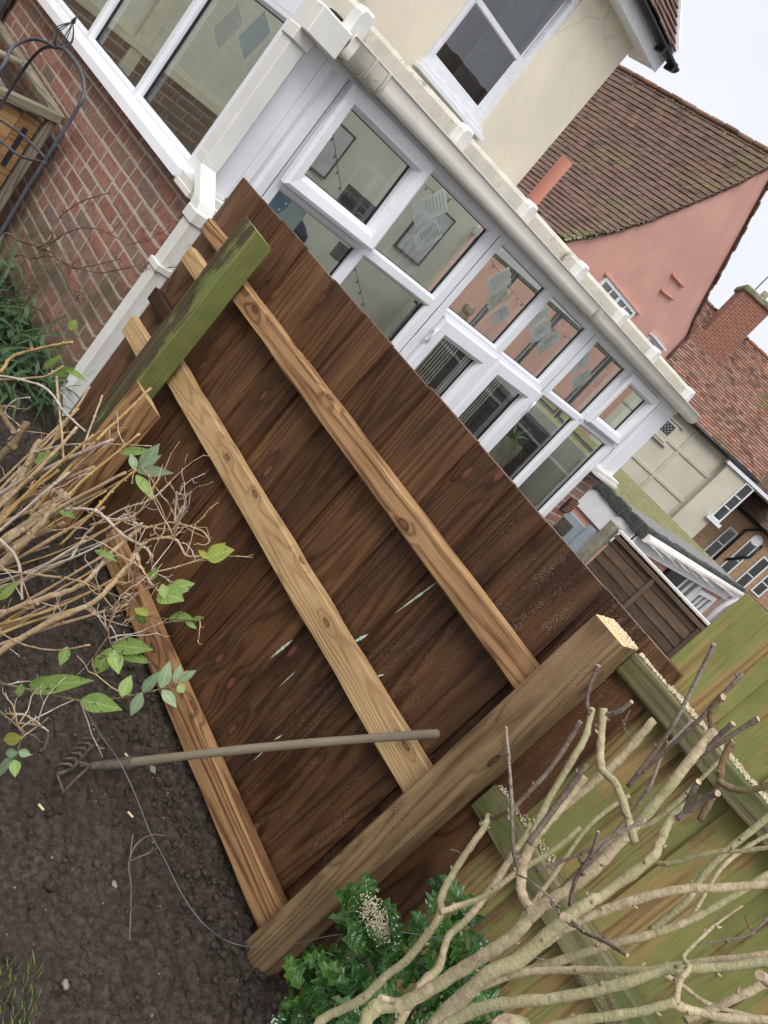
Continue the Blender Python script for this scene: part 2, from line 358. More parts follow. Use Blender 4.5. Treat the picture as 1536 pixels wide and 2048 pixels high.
def brick_real():
    t = NT('brick_face', .85, .25); r = t.rnd(); P = t.geo()['Position']
    k = t.ramp(r, [(0, (.27, .125, .09)), (.25, (.38, .18, .135)), (.45, (.33, .19, .15)), (.60, (.22, .155, .135)), (.76, (.39, .22, .165)), (.88, (.21, .16, .14)), (1, (.32, .155, .115))])
    n1 = t.noise(P, 26, 6, .7); k = t.mix(t.ss(n1, .35, .75, 0, .75), k, (.12, .065, .05))
    n3 = t.noise(P, 70, 4, .7); k = t.mix(t.ss(n3, .60, .72, 0, .5), k, (.40, .30, .23))
    z = t.sep(P)[2]; x = t.sep(P)[0]
    al = t.math('ADD', t.noise(P, 2.3, 5, .65), t.math('MULTIPLY', t.math('ADD', z, .9), -.42))
    k = t.mix(t.ss(al, .66, .86, 0, .75), k, (.11, .10, .055))
    t.bump(t.math('ADD', n1, t.math('MULTIPLY', n3, .5)), .7, .008)
    return t.col(k)
MT['brick'] = brick_real()
def mortar():
    t = NT('mortar', .95, .1); P = t.geo()['Position']; n1 = t.noise(P, 30, 5, .7)
    k = t.mix(n1, (.36, .31, .24), (.55, .49, .40)); z = t.sep(P)[2]
    al = t.math('ADD', t.noise(P, 2.6, 5, .65), t.math('MULTIPLY', t.math('ADD', z, .9), -.4))
    k = t.mix(t.ss(al, .62, .85, 0, .8), k, (.15, .14, .08)); t.bump(t.noise(P, 120, 4, .7), .6, .006)
    return t.col(k)
MT['mortar'] = mortar()
def brick_tex(name, c1, c2, mo, ax='y', bw=.225, rh=.075, off=.5, bright=1):
    t = NT(name, .9, .2); P = t.sep(t.geo()['Position'])
    h = P[1] if ax == 'y' else (P[0] if ax == 'x' else t.math('ADD', t.math('MULTIPLY', P[0], .809), t.math('MULTIPLY', P[1], .588)))
    v = t.vec(h, P[2], 0)
    b = t.n('TexBrick', {'Vector': v, 'Color1': (*c1, 1), 'Color2': (*c2, 1), 'Mortar': (*mo, 1), 'Scale': 1.0, 'Mortar Size': .008, 'Mortar Smooth': .2, 'Bias': 0.0, 'Brick Width': bw, 'Row Height': rh})
    n1 = t.noise(t.geo()['Position'], 9, 5, .7); k = t.mix(t.ss(n1, .4, .8, 0, .5), b.outputs[0], tuple(x*.6 for x in c1))
    t.bump(t.math('SUBTRACT', n1, b.outputs[1]), .4, .01)
    return t.col(k)
MT['brick_pale'] = brick_tex('brick_pale', (.46, .36, .25), (.36, .27, .18), (.55, .50, .42), 'y')
MT['brick_chimney'] = brick_tex('brick_chimney', (.28, .10, .065), (.20, .085, .06), (.36, .29, .23), 'r', .26, .09)
MT['brick_buff'] = brick_tex('brick_buff', (.40, .26, .15), (.33, .19, .11), (.45, .36, .27), 'r', .26, .09)
MT['brick_inner'] = brick_tex('brick_inner', (.14, .05, .035), (.08, .04, .03), (.22, .19, .16), 'y')
def tile_mat(name, stops, moss=(.13, .14, .05), moss_amt=.3, lich=(.34, .34, .27)):
    t = NT(name, .9, .15); r = t.rnd(); P = t.geo()['Position']
    k = t.ramp(r, stops); k = t.mix(t.ss(t.noise(P, 7, 5, .7), .35, .75, 0, .6), k, tuple(x*.55 for x in stops[0][1]))
    k = t.mix(t.ss(t.noise(P, .9, 6, .7), .60-moss_amt*.25, .78-moss_amt*.2, 0, .7), k, moss)
    k = t.mix(t.ss(t.noise(P, 13, 5, .7), .62, .74, 0, .35), k, lich)
    t.bump(t.noise(P, 30, 4, .6), .5, .01); return t.col(k)
MT['tile_brown'] = tile_mat('tile_brown', [(0, (.10, .066, .052)), (.3, (.145, .092, .072)), (.6, (.17, .105, .08)), (.85, (.13, .09, .075)), (1, (.19, .105, .08))], moss_amt=.26)
MT['tile_red'] = tile_mat('tile_red', [(0, (.13, .075, .058)), (.3, (.24, .12, .08)), (.55, (.30, .19, .15)), (.8, (.20, .11, .08)), (1, (.38, .17, .11))], moss_amt=.28)
MT['moss'] = plain('moss', (.12, .13, .035), .95, .1, .5, 12, (.28, .26, .18), .3, .8, 60)
MT['moss_cap'] = plain('moss_cap', (.22, .21, .15), .95, .1, .4, 4, (.13, .145, .05), .7, .6, 60)
MT['moss_pale'] = plain('moss_pale', (.26, .27, .17), .95, .1, .4, 12, (.12, .12, .05), .4, .8, 60)
def garage_roof():
    t = NT('garage_roof_felt', .95, .1); P = t.geo()['Position']; y = t.sep(P)
    n1 = t.noise(P, 1.1, 6, .7); n2 = t.noise(P, 40, 4, .7)
    k = t.mix(n2, (.10, .10, .095), (.30, .29, .28))
    g = t.mix(t.ss(t.noise(P, 14, 6, .75), .35, .65), (.09, .095, .035), (.27, .255, .12)); g = t.mix(t.ss(t.noise(P, 5, 5, .7), .5, .65, 0, .7), g, (.20, .19, .15))
    e = t.math('ADD', t.math('MULTIPLY', t.math('ADD', y[0], 4.35), -1.3), t.math('MULTIPLY', n1, .9))
    k = t.mix(t.ss(e, .15, .5), k, g); t.bump(n2, .8, .02); return t.col(k)
MT['garage_felt'] = garage_roof()
MT['felt_edge'] = plain('felt_edge', (.07, .078, .07), .95, .1, .4, 30, (.16, .17, .12), .3, .6, 80)
def soil_mat():
    t = NT('soil', .95, .12); P = t.geo()['Position']; n1 = t.noise(P, 60, 6, .75); n2 = t.noise(P, 3, 4, .6)
    k = t.mix(t.ss(n1, .3, .75), (.028, .0225, .0185), (.125, .102, .084)); k = t.mix(t.ss(n2, .35, .7, 0, .6), k, (.050, .038, .029))
    vd = t.n('TexVoronoi', {'Vector': P, 'Scale': 60.0}); sp_ = t.math('MULTIPLY', t.math('LESS_THAN', vd.outputs['Distance'], .16), t.math('LESS_THAN', t.sep(vd.outputs['Color'])[0], .07))
    k = t.mix(sp_, k, (.33, .28, .21)); t.bump(t.math('ADD', n1, t.noise(P, 190, 4, .7)), .9, .008); return t.col(k)
MT['soil'] = soil_mat()
def bark(name, a, b, c, sc=1, rough=.85):
    t = NT(name, rough, .2); P = t.geo()['Position']; u = t.sep(t.uv()); r = t.rnd()
    n1 = t.noise(P, 30*sc, 5, .7); n2 = t.noise(P, 140*sc, 4, .7); n3 = t.noise(P, 7*sc, 4, .6)
    k = t.mix(t.ss(n1, .3, .7), a, b); k = t.mix(t.ss(t.math('ADD', n3, t.math('MULTIPLY', t.math('SUBTRACT', r, .5), .28)), .45, .58, 0, .85), k, c); k = t.mix(t.ss(n2, .52, .68, 0, .5), k, tuple(x*.4 for x in a)); n4 = t.noise(P, 55*sc, 6, .75); k = t.mix(t.ss(n4, .54, .64, 0, .55), k, tuple(x*.5 for x in a)); k = t.mix(t.ss(n4, .44, .36, 0, .4), k, tuple(min(1, x*1.35) for x in b))
    k = t.mix(t.math('MULTIPLY', r, .35), k, tuple(x*.7 for x in b))
    sv_ = t.n('TexVoronoi', {'W': t.math('MULTIPLY_ADD', u[0], 10, t.math('MULTIPLY', r, 40))}, voronoi_dimensions='1D'); k = t.mix(t.ss(sv_.outputs['Distance'], .01, .05, .42, 0), k, tuple(x*.45 for x in a)); rg = t.math('SINE', t.math('MULTIPLY', u[0], 300)); t.bump(t.math('ADD', t.math('MULTIPLY', n4, .8), n2), .75, .005); return t.col(k)
MT['bark_pale'] = bark('bark_pale', (.36, .28, .17), (.56, .46, .30), (.31, .31, .15))
MT['bark_dark'] = bark('bark_dark', (.12, .088, .07), (.22, .17, .135), (.34, .29, .24))
MT['bark_red'] = bark('bark_red', (.17, .09, .05), (.27, .17, .10), (.2, .17, .09))
MT['twig_tan'] = bark('twig_tan', (.40, .27, .15), (.58, .44, .29), (.46, .30, .15))
MT['twig_white'] = bark('twig_white', (.5, .43, .36), (.66, .58, .5), (.4, .28, .2))
MT['cane_yellow'] = bark('cane_yellow', (.48, .32, .12), (.60, .43, .2), (.40, .25, .09))
MT['stem_old'] = bark('stem_old', (.26, .18, .10), (.40, .30, .19), (.24, .22, .11))
MT['vine'] = bark('vine', (.12, .075, .05), (.2, .13, .09), (.25, .19, .14))
MT['cut_end'] = plain('cut_end', (.40, .30, .20), .85, .2, .3, 90)
MT['cut_white'] = plain('cut_white', (.8, .76, .72), .8, .2, .1, 60)
def leafm(name, a, b, spot=None, rough=.45, vein=(.3, .4, .15), trans=.25, spot_amt=.5):
    t = NT(name, rough, .5); r = t.rnd(); u = t.sep(t.uv()); P = t.geo()['Position']
    k = t.mix(r, a, b); k = t.mix(t.ss(t.noise(P, 60, 3), .4, .7, 0, .35), k, tuple(x*.6 for x in a))
    mid = t.math('ABSOLUTE', t.math('SUBTRACT', u[1], .5)); k = t.mix(t.ss(mid, .02, .06, .6, 0), k, vein)
    sv = t.math('SINE', t.math('MULTIPLY', t.math('SUBTRACT', u[0], t.math('MULTIPLY', mid, .6)), 48)); k = t.mix(t.ss(sv, .8, 1, 0, .3), k, vein)
    if spot: k = t.mix(t.ss(t.noise(P, 45, 5, .7), .70-spot_amt*.25, .76-spot_amt*.25), k, spot)
    t.col(k); t.bump(sv, .25, .002)
    tr = t.n('BsdfTranslucent', {'Color': k}); mxs = t.n('MixShader', {0: trans, 1: t.b.outputs[0], 2: tr.outputs[0]})
    t.t.links.new(mxs.outputs[0], t.out.inputs[0]); return t.m
MT['leaf_fresh'] = leafm('leaf_fresh', (.16, .27, .06), (.26, .36, .09), (.07, .04, .05), .5, (.38, .5, .2))
MT['leaf_grey'] = leafm('leaf_grey', (.20, .30, .16), (.28, .37, .22), None, .55, (.4, .5, .3))
MT['leaf_yellow'] = leafm('leaf_yellow', (.36, .36, .05), (.30, .40, .08), (.15, .1, .04), .5, (.5, .5, .2), spot_amt=.2)
MT['leaf_holly'] = leafm('leaf_holly', (.014, .055, .014), (.075, .17, .032), None, .16, (.06, .13, .03), .08)
MT['leaf_strap'] = leafm('leaf_strap', (.025, .07, .025), (.07, .13, .045), (.25, .17, .07), .4, (.06, .12, .04), .15, spot_amt=.1)
MT['leaf_ivy'] = leafm('leaf_ivy', (.08, .13, .05), (.15, .2, .09), None, .5, (.2, .25, .12))
MT['grass'] = leafm('grass', (.10, .2, .03), (.2, .3, .06), None, .6, (.2, .3, .1))
MT['scrape'] = plain('scrape', (.42, .52, .42), .9, .1, .2, 90)
MT['sawdust'] = plain('sawdust', (.74, .64, .46), .95, .1, .25, 200)
def glass_mat(name, tint=(.88, .91, .89), ior=2.0, rough=.0):
    m = bpy.data.materials.new(name); m.use_nodes = True; t = m.node_tree; t.nodes.clear()
    o = t.nodes.new('ShaderNodeOutputMaterial'); g = t.nodes.new('ShaderNodeBsdfGlossy'); tr = t.nodes.new('ShaderNodeBsdfTransparent')
    f = t.nodes.new('ShaderNodeFresnel'); mixn = t.nodes.new('ShaderNodeMixShader')
    f.inputs[0].default_value = ior; g.inputs['Roughness'].default_value = rough; g.inputs['Color'].default_value = (.9, .92, .9, 1); tr.inputs[0].default_value = (*tint, 1)
    tcn = t.nodes.new('ShaderNodeTexCoord'); nn = t.nodes.new('ShaderNodeTexNoise'); nn.inputs['Scale'].default_value = 2.5; bp = t.nodes.new('ShaderNodeBump')
    bp.inputs['Strength'].default_value = .04; bp.inputs['Distance'].default_value = .02
    t.links.new(tcn.outputs['Object'], nn.inputs[0]); t.links.new(nn.outputs[0], bp.inputs['Height']); t.links.new(bp.outputs[0], g.inputs['Normal'])
    t.links.new(f.outputs[0], mixn.inputs[0]); t.links.new(tr.outputs[0], mixn.inputs[1]); t.links.new(g.outputs[0], mixn.inputs[2]); t.links.new(mixn.outputs[0], o.inputs[0])
    return m
MT['glass'] = glass_mat('glass'); MT['glass_dark'] = glass_mat('glass_dark', (.7, .72, .76), 2.2)
def roof_glass():
    t = NT('roof_polycarbonate', .3); t.col((.85, .87, .85)); a = t.n('BsdfTranslucent', {'Color': (.95, .97, .94, 1)}); b = t.n('BsdfTransparent', {'Color': (.96, .97, .95, 1)})
    m1 = t.n('MixShader', {0: .55, 1: a.outputs[0], 2: b.outputs[0]}); m2 = t.n('MixShader', {0: .15, 1: m1.outputs[0], 2: t.b.outputs[0]})
    t.t.links.new(m2.outputs[0], t.out.inputs[0]); return t.m
MT['roof_glass'] = roof_glass()
def concrete_ground():
    return plain('ground_surface', (.095, .09, .075), .9, .2, .25, 2, (.08, .09, .05), .3, .4, 40)
MT['ground'] = concrete_ground()
# ================================================================== GROUND
g = MB(); g.poly([(-600, -600, -1.86), (600, -600, -1.86), (600, 600, -1.86), (-600, 600, -1.86)])
tag(g.build('ground', MT['ground']), 'paved and grassy ground behind the fence', kind='structure')
def soil_h(x, y):
    P = Vector((x, y, 0)); h = .012*mnoise.noise(P*3)
    a = mnoise.noise(P*11); h += .020*max(0, a)
    h += .022*abs(mnoise.noise(P*20)) + .013*mnoise.noise(P*48) + .008*mnoise.noise(P*100)
    c = mnoise.cell_vector(P*16) if hasattr(mnoise, 'cell_vector') else Vector((0, 0, 0))
    return h
g = MB(); nx, ny = 640, 300; X0, X1, Y0, Y1 = -4.3, .55, -.35, 1.93
def warp(i, n, a, b): return a+(b-a)*i/n
for j in range(ny+1):
    for i in range(nx+1):
        x = warp(i, nx, X0, X1); y = warp(j, ny, Y0, Y1)
        z = GZ+soil_h(x, y)-.02
        if y > 1.76: z -= (y-1.76)*.2
        # the soil banks against the lowest rail and rises to the brick wall
        if x < -2.6: z += min(.10, (-2.6-x)*.12)
        g.v.append(Vector((x, y, z)))
for j in range(ny):
    for i in range(nx):
        a = j*(nx+1)+i; g.face([a, a+1, a+nx+2, a+nx+1], None, 0, 0, True)
soil = tag(g.build('soil', MT['soil']), 'dark freshly dug soil of the garden bed', kind='structure')
g = MB(); g.poly([(-9, -9, -1.75), (5, -9, -1.75), (5, -.3, -1.75), (-9, -.3, -1.75)]); g.poly([(-9, -.3, -1.75), (-4.25, -.3, -1.75), (-4.25, 2, -1.75), (-9, 2, -1.75)]); g.poly([(.5, -.3, -1.75), (5, -.3, -1.75), (5, 1.9, -1.75), (.5, 1.9, -1.75)])
tag(g.build('garden_ground', MT['soil']), 'bare garden ground around the bed', kind='structure')
cl_ = MB()
for k in range(2600):
    x = random.uniform(-2.6, .1); y = random.uniform(.4, 1.8); rr = .0025+.0085*random.random()**3
    if random.random() < .25: y = 1.62+random.random()*.17; rr *= 1.3
    cl_.ball((x, y, GZ-.012+soil_h(x, y)+rr*.3), rr, (1, random.uniform(.7, 1.1), .75), .35)
for k in range(16):
    x = random.uniform(-1.3, -.45); y = random.uniform(1.0, 1.75); rr = .008+.010*random.random()
    cl_.ball((x, y, GZ-.005), rr, (1, random.uniform(.7, 1.1), .7), .35, n=2)
tag(cl_.build('soil_clods', MT['soil']), 'crumbly clods lying over the dark dug soil', 'soil', kind='stuff')
for (px, py, rr) in ((305, 1540, .011), (130, 1970, .009), (228, 1770, .008)):
    p = at(px, py, 2, GZ); s_ = MB(); s_.ball(p+Vector((0, 0, rr*.3)), rr, (1.3, .9, .6), .3, n=2)
    tag(s_.build('stone', MT['stone']), 'small pale stone lying on the dug soil', 'stone', 'loose stones on the soil')
# ================================================================== NEW FENCE
YB = 1.88
fen = thing('wooden_fence', (-1.75, YB, GZ), 'low brown timber fence panel with sawn rails in front of the conservatory', 'fence')
b = MB()
edges = [-2.985, -2.80, -2.62, -2.42, -2.19, -1.98, -1.80, -1.56, -1.31, -1.13, -.98, -.74, -.60, -.478]
for i in range(len(edges)-1):
    x0, x1 = edges[i], edges[i+1]; top = -.338+random.uniform(-.003, .003)
    # feather-edge board: thin edge tucks behind its neighbour
    r = (.30, .55, .38, .25, .48, .30, .62, .42, .55, .72, .58, .80, .5)[i]+random.uniform(-.04, .04); n = 7
    rr = [Vector((x0-.006, YB+.004, 0)), Vector((x1+.012, YB+.012, 0)), Vector((x1+.012, YB+.02, 0)), Vector((x0-.006, YB+.026, 0))]
    if i % 1 == 0: rr[0].y += .007; rr[1].y -= .015
    base = len(b.v)
    for k in range(n+1):
        z = -1.74+(top+1.74)*k/n
        for q in rr: b.v.append(q+Vector((random.uniform(-.0012, .0012), random.uniform(-.0015, .0015), z)))
    per = [0, x1-x0+.018, x1-x0+.026, 2*(x1-x0)+.044, 2*(x1-x0)+.066]
    for k in range(n):
        for q in range(4):
            j = (q+1) % 4; z0 = 1.4*k/n; z1 = 1.4*(k+1)/n
            b.face([base+k*4+q, base+k*4+j, base+(k+1)*4+j, base+(k+1)*4+q], [(z0, per[q]), (z0, per[q+1]), (z1, per[q+1]), (z1, per[q])], r)
    b.face([base+n*4+q for q in range(4)], [(0, 0), (.1, 0), (.1, .01), (0, .01)], r, 1)
b.build('boards', [MT['fence_wood'], MT['fence_wood']], fen)
for ((xa, ya), (xb, yb), w_) in (((540, 1317), (586, 1279), .010), ((703, 1287), (737, 1268), .010), ((788, 1228), (880, 1160), .006), ((556, 1376), (592, 1342), .003), ((745, 1356), (770, 1348), .005), ((506, 1522), (528, 1502), .003), ((548, 1480), (565, 1470), .005)):
    A_ = at(xa, ya, 1, YB-.009); B_ = at(xb, yb, 1, YB-.009); q = MB(); q.leaf(A_, B_-A_, (0, -1, 0), (B_-A_).length, w_, 0, 9, True, .5, 0, pw=1.2)
    for v_ in q.v: v_.y = YB-.0095
    q.build('scrape_mark', MT['scrape'], fen)
def rail(x0, x1, zt, h, d, y, mat, segs=40, jit=.004, lab=None, dz=0.0, name='rail', par=None):
    q = MB(); q.beam((x0, y+d/2, zt-h/2), (x1, y+d/2, zt-h/2+dz), d, h, (0, 1, 0), segs, jit, None, 0, .004, 1)
    o = q.build(name, [mat, MT['cut_wood']], par or fen)
    if lab: o['label'] = lab
    return o
rail(-2.62, -.66, -.580, .074, .056, 1.815, MT['rail_wood'], lab='top rail with rough bark edge')
rail(-2.60, -.66, -.972, .098, .038, 1.826, MT['rail_pale'], jit=.005, lab='pale middle rail with knots')
rail(-2.2, -.66, -1.578, .095, .05, 1.815, MT['rail_wood'], jit=.002, lab='clean bottom rail on the soil')
rail(-2.93, -2.60, -.535, .065, .035, 1.838, MT['rail_wood'], 10, lab='short rough offcut behind the mossy post')
rail(-2.86, -2.62, -.655, .07, .035, 1.802, MT['rail_pale'], 10, lab='short pale offcut beside the mossy post')
rail(-2.95, -2.60, -.895, .062, .035, 1.838, MT['fence_wood'], 10, lab='dark offcut behind the mossy post')
rail(-2.90, -2.62, -1.03, .085, .035, 1.802, MT['rail_pale'], 10, lab='pale offcut beside the mossy post')
p = MB(); pw_ = at(372, 764, 1, 1.84); p.beam(pw_, pw_+Vector((.075, 0, -.01)), .02, .05, (0, 1, 0), 2, .003, None, 0, .002, 1); p.build('splinter', [MT['cut_wood'], MT['cut_wood']], fen)
def post(x0, x1, y0, y1, zb, zt, mat, lab, tilt=0.0, topslope=0.0):
    q = MB(); q.beam(((x0+x1)/2-tilt, (y0+y1)/2, zb), ((x0+x1)/2, (y0+y1)/2, zt), x1-x0, y1-y0, (1, 0, 0), 24, .003, None, 0, .005, 1)
    if topslope:
        for v in q.v[-8:]: v.z += (v.y-(y0+y1)/2)*topslope
    o = q.build('post', [mat, MT['cut_wood']], fen); o['label'] = lab; return o
post(-.665, -.568, 1.775, 1.875, -1.9, -.375, MT['post_wood'], 'new brown post at the right end')
post(-2.545, -2.437, 1.70, 1.80, -1.85, -.402, MT['mossy_wood'], 'old post covered in green algae', .04, -.25)
post(-2.36, -2.25, 1.62, 1.72, -1.85, -1.07, MT['rail_wood'], 'short brown stub post beside the mossy post', .02, -.5)
# ================================================================== GREEN FENCE (right)
gf = thing('wooden_fence', (.2, 1.95, GZ), 'tall algae-green board fence behind the pruned shrub', 'fence')
b = MB(); x = -.512; first = True
while x < 2.2:
    wd = random.choice((.15, .16, .14, .155)); r = random.random()
    b.beam((x+wd/2, 1.922+.012*(len(b.f)//66 % 2), -1.9), (x+wd/2, 1.922+.012*(len(b.f)//66 % 2), -.118+random.uniform(-.004, .004)), wd+.014, .012, (1, 0, 0), 8, .002, r, 0, .002)
    x += wd
b.build('boards', MT['green_wood'], gf)
q = MB(); q.beam((-.565, 1.885, -.412), (2.2, 1.885, -.412), .05, .062, (0, 1, 0), 40, .004, None, 0, .004, 1); q.build('rail', [MT['green_rail'], MT['cut_wood']], gf)
q = MB(); q.beam((-.555, 1.885, -.90), (2.2, 1.885, -.915), .05, .085, (0, 1, 0), 40, .004, None, 0, .004, 1); q.build('rail', [MT['green_rail'], MT['cut_wood']], gf)
q = MB(); q.beam((-.50, 1.885, -1.45), (2.2, 1.885, -1.45), .05, .085, (0, 1, 0), 40, .004, None, 0, .004, 1); q.build('rail', [MT['green_rail'], MT['cut_wood']], gf)
# sawdust heaped on the green rails and post top
sdm = MB()
for k in range(2600):
    z = random.random()
    if z < .62: xx = -.56+.42*random.random()**1.5; yy = random.uniform(1.862, 1.908); zz = -.379+random.uniform(0, .004)
    elif z < .8: xx = -.55+.22*random.random()**1.3; yy = random.uniform(1.862, 1.908); zz = -.853+random.uniform(0, .006)
    else: xx = random.uniform(-.66, -.57); yy = 1.775+.1*random.random()**.5; zz = -.372
    a = random.uniform(.0008, .0024); sdm.obox(Vector((xx, yy, zz)), Vector((a*1.6, a*random.uniform(-1, 1), 0)), Vector((-a*random.random(), a, 0)), Vector((0, 0, a)))
tag(sdm.build('sawdust', MT['sawdust']), 'pale sawdust scattered on the green fence rails', 'sawdust', kind='stuff')
# ================================================================== CONSERVATORY
XF = -3.36; YL = 2.0; YR = 6.75; XH = -6.53; SILL = -.505; HEAD = .27
con = thing('conservatory', ((XF+XH)/2, (YL+YR)/2, -1.75), 'white framed conservatory with brick base behind the brown fence', 'conservatory')
def bricks(mb, u0, u1, z0, z1, fmap, seed=1, rh=.075, wmax=1.0):
    rs = random.Random(seed); row = 0; z = z1; uend = u1
    while z > z0:
        u = u1; k = row % 2
        if row % 2: # closer
            pass
        first = True
        while u > u0:
            wdt = .225 if (k % 2 == 0) else .1125
            if first and row % 2: wdt = .1125
            first = False
            a = max(u-wdt, u0); j = lambda: rs.uniform(-.0025, .0025)
            r = rs.random(); dd = rs.uniform(-.003, .003)
            if u-a < .03: break
            P = []
            for dz in (z-rh+.014, z-.001):
                for d in (dd-.0, -.03):
                    for uu in (a+.013, u-.001): P.append(Vector(fmap(uu+j(), dz+j(), d+j()*.6)))
            mb.hexa(P, r, 0)
            u -= wdt; k += 1 if rs.random() < .85 else 0
        z -= rh; row += 1
w1 = MB(); bricks(w1, XH-.1, XF-.03, -1.80, SILL-.06, lambda u, v, d: (u, YL-d, v), 3)
bw = w1.build('wall', MT['brick'], con, bevel=.003); bw['label'] = 'weathered red brick base wall beside the downpipe'
m1 = MB(); m1.box((XH-.1, YL+.004, -1.82), (XF-.035, YL+.1, SILL-.055)); m1.box((XF-.14, YL+.006, -1.82), (XF-.037, 2.24, SILL-.056)); m1.build('mortar', MT['mortar'], con); m1 = MB(); m1.box((XF-.14, 6.385, -1.82), (XF-.037, YR-.004, SILL-.055)); m1.build('mortar', MT['mortar'], con)
for (ya_, yb_) in ((YL+.035, 2.24), (6.385, YR-.02)):
    w1 = MB(); bricks(w1, ya_, yb_, -1.80, SILL-.06, lambda u, v, d: (XF-.03+d, u, v), 5)
    w1.build('wall', MT['brick'], con, bevel=.003)
w1 = MB(); bricks(w1, XH, XF-.05, -1.80, SILL-.06, lambda u, v, d: (u, YR+d, v), 6); w1.build('wall', MT['brick'], con, bevel=.003)
# air brick
ab = MB()
ab.box((XF-.03, 6.58, -1.02), (XF-.012, 6.74, -.88)); ab_ = ab.build('air_brick', MT['rubber'], con)
ab = MB()
for k in range(6): ab.box((XF-.012, 6.59, -1.01+k*.022), (XF-.002, 6.735, -1.0+k*.022), .1)
ab.build('slats', MT['brick'], ab_)
mpF = lambda u, v, d: (XF+d, u, v); mpL = lambda u, v, d: (u, YL-d, v); mpR = lambda u, v, d: (u, YR+d, v)
# sills
s_ = MB(); s_.box((XF-.06, 6.385, SILL-.075), (XF+.10, YR+.08, SILL-.045)); s_.box((XF-.06, 6.385, SILL-.045), (XF+.085, YR+.07, SILL-.01)); s_.build('sill', MT['upvc_old'], con, bevel=.004); s_ = MB(); s_.box((XF-.06, YL-.10, SILL-.075), (XF+.10, 2.25, SILL-.045)); s_.box((XF-.06, YL-.09, SILL-.045), (XF+.085, 2.25, SILL-.01))
s_.build('sill', MT['upvc_old'], con, bevel=.004)
# left sill drawn as an extruded nosing with a mitred return at the corner
prof = [(-.05, SILL+.03), (.012, SILL+.012), (.10, SILL-.018), (.105, SILL-.06), (.06, SILL-.064), (-.05, SILL-.064)]
s_ = MB(); base = len(s_.v)
for xx, cut in ((XH-.1, 0), (XF-.02, 0)):
    for (d, z) in prof: s_.v.append(Vector((xx-(.06 if xx > -4 and d > .05 else 0), YL-d, z)))
n = len(prof)
for i in range(n): s_.face([base+i, base+(i+1) % n, base+n+(i+1) % n, base+n+i], None)
s_.face(list(reversed(range(base, base+n)))); s_.face(range(base+n, base+2*n))
s_.build('sill', MT['upvc'], con)
# frame profile for fixed lights
FP = [(0, 0), (.0, .03), (.020, .03), (.035, .014), (.035, -.02)]
def frame(mp, u0, u1, v0, v1, name='window', par=None, glass='glass', prof=FP, gd=-.012, lab=None, fm='upvc', lean=0.0):
    f = MB(); mp2 = mp if not lean else (lambda u, v, d: mp(u, v, d+(v1-v)*lean))
    f.ring((u0, u1, v0, v1), prof, mp2)
    ins, dl = prof[-1]
    o = f.build(name, MT[fm], par or con)
    gk = MB(); a = ins-.008
    gk.ring((u0+a, u1-a, v0+a, v1-a), [(0, gd+.012), (.012, gd+.010), (.012, gd-.004)], mp2); gk.build('seal', MT['rubber'], o)
    gl = MB(); gl.poly([mp2(u0+ins-.01, v0+ins-.01, gd), mp2(u1-ins+.01, v0+ins-.01, gd), mp2(u1-ins+.01, v1-ins+.01, gd), mp2(u0+ins-.01, v1-ins+.01, gd)]); gl.build('pane', MT[glass], o)
    if lab: o['label'] = lab
    return o
SP = [(0, .03), (0, .062), (.016, .072), (.06, .066), (.082, .03), (.082, .0)]      # opening casement, stands proud
TZ = -.30; TM = .035
# main posts and head of the front
fr = MB()
fr.box((XF-.06, YL+.0, .224), (XF+.031, YR, HEAD+.05)); 
fr.box((XF-.06, 6.38, SILL-.012), (XF+.034, YR-.02, SILL+.012))
fr.build('head_frame', MT['upvc'], con, bevel=.003)
# corner post box behind the downpipe, then blank panel
cp = MB(); cp.box((XF-.08, YL-.002, SILL-.01), (XF+.03, YL+.10, HEAD+.04)); cp.build('corner_post', MT['upvc'], con, bevel=.004)
pn = MB(); pn.ring((YL+.10, 2.238, SILL+.012, HEAD-.02), [(0, 0), (0, .03), (.045, .03), (.06, .012), (.06, .008)], mpF); pn.poly([mpF(2.15, SILL, .009), mpF(2.21, SILL, .009), mpF(2.21, HEAD-.03, .009), mpF(2.15, HEAD-.03, .009)])
pn.build('infill_panel', MT['upvc'], con)
def groove(y): 
    q = MB(); q.box((XF+.0295, y-.0015, SILL), (XF+.0305, y+.0015, HEAD+.04)); q.build('joint', MT['lead'], con)
for y in (2.241, 3.612, 5.0, 6.40): groove(y)
def solid(u0, u1, v0, v1, d=.03, nm='mullion', mp=mpF, d0=-.05):
    q = MB(); a = Vector(mp(u0, v0, d0)); c = Vector(mp(u1, v1, d)); lo = [min(a[i], c[i]) for i in range(3)]; hi = [max(a[i], c[i]) for i in range(3)]
    q.box(lo, hi); q.build(nm, MT['upvc'], con, bevel=.003)
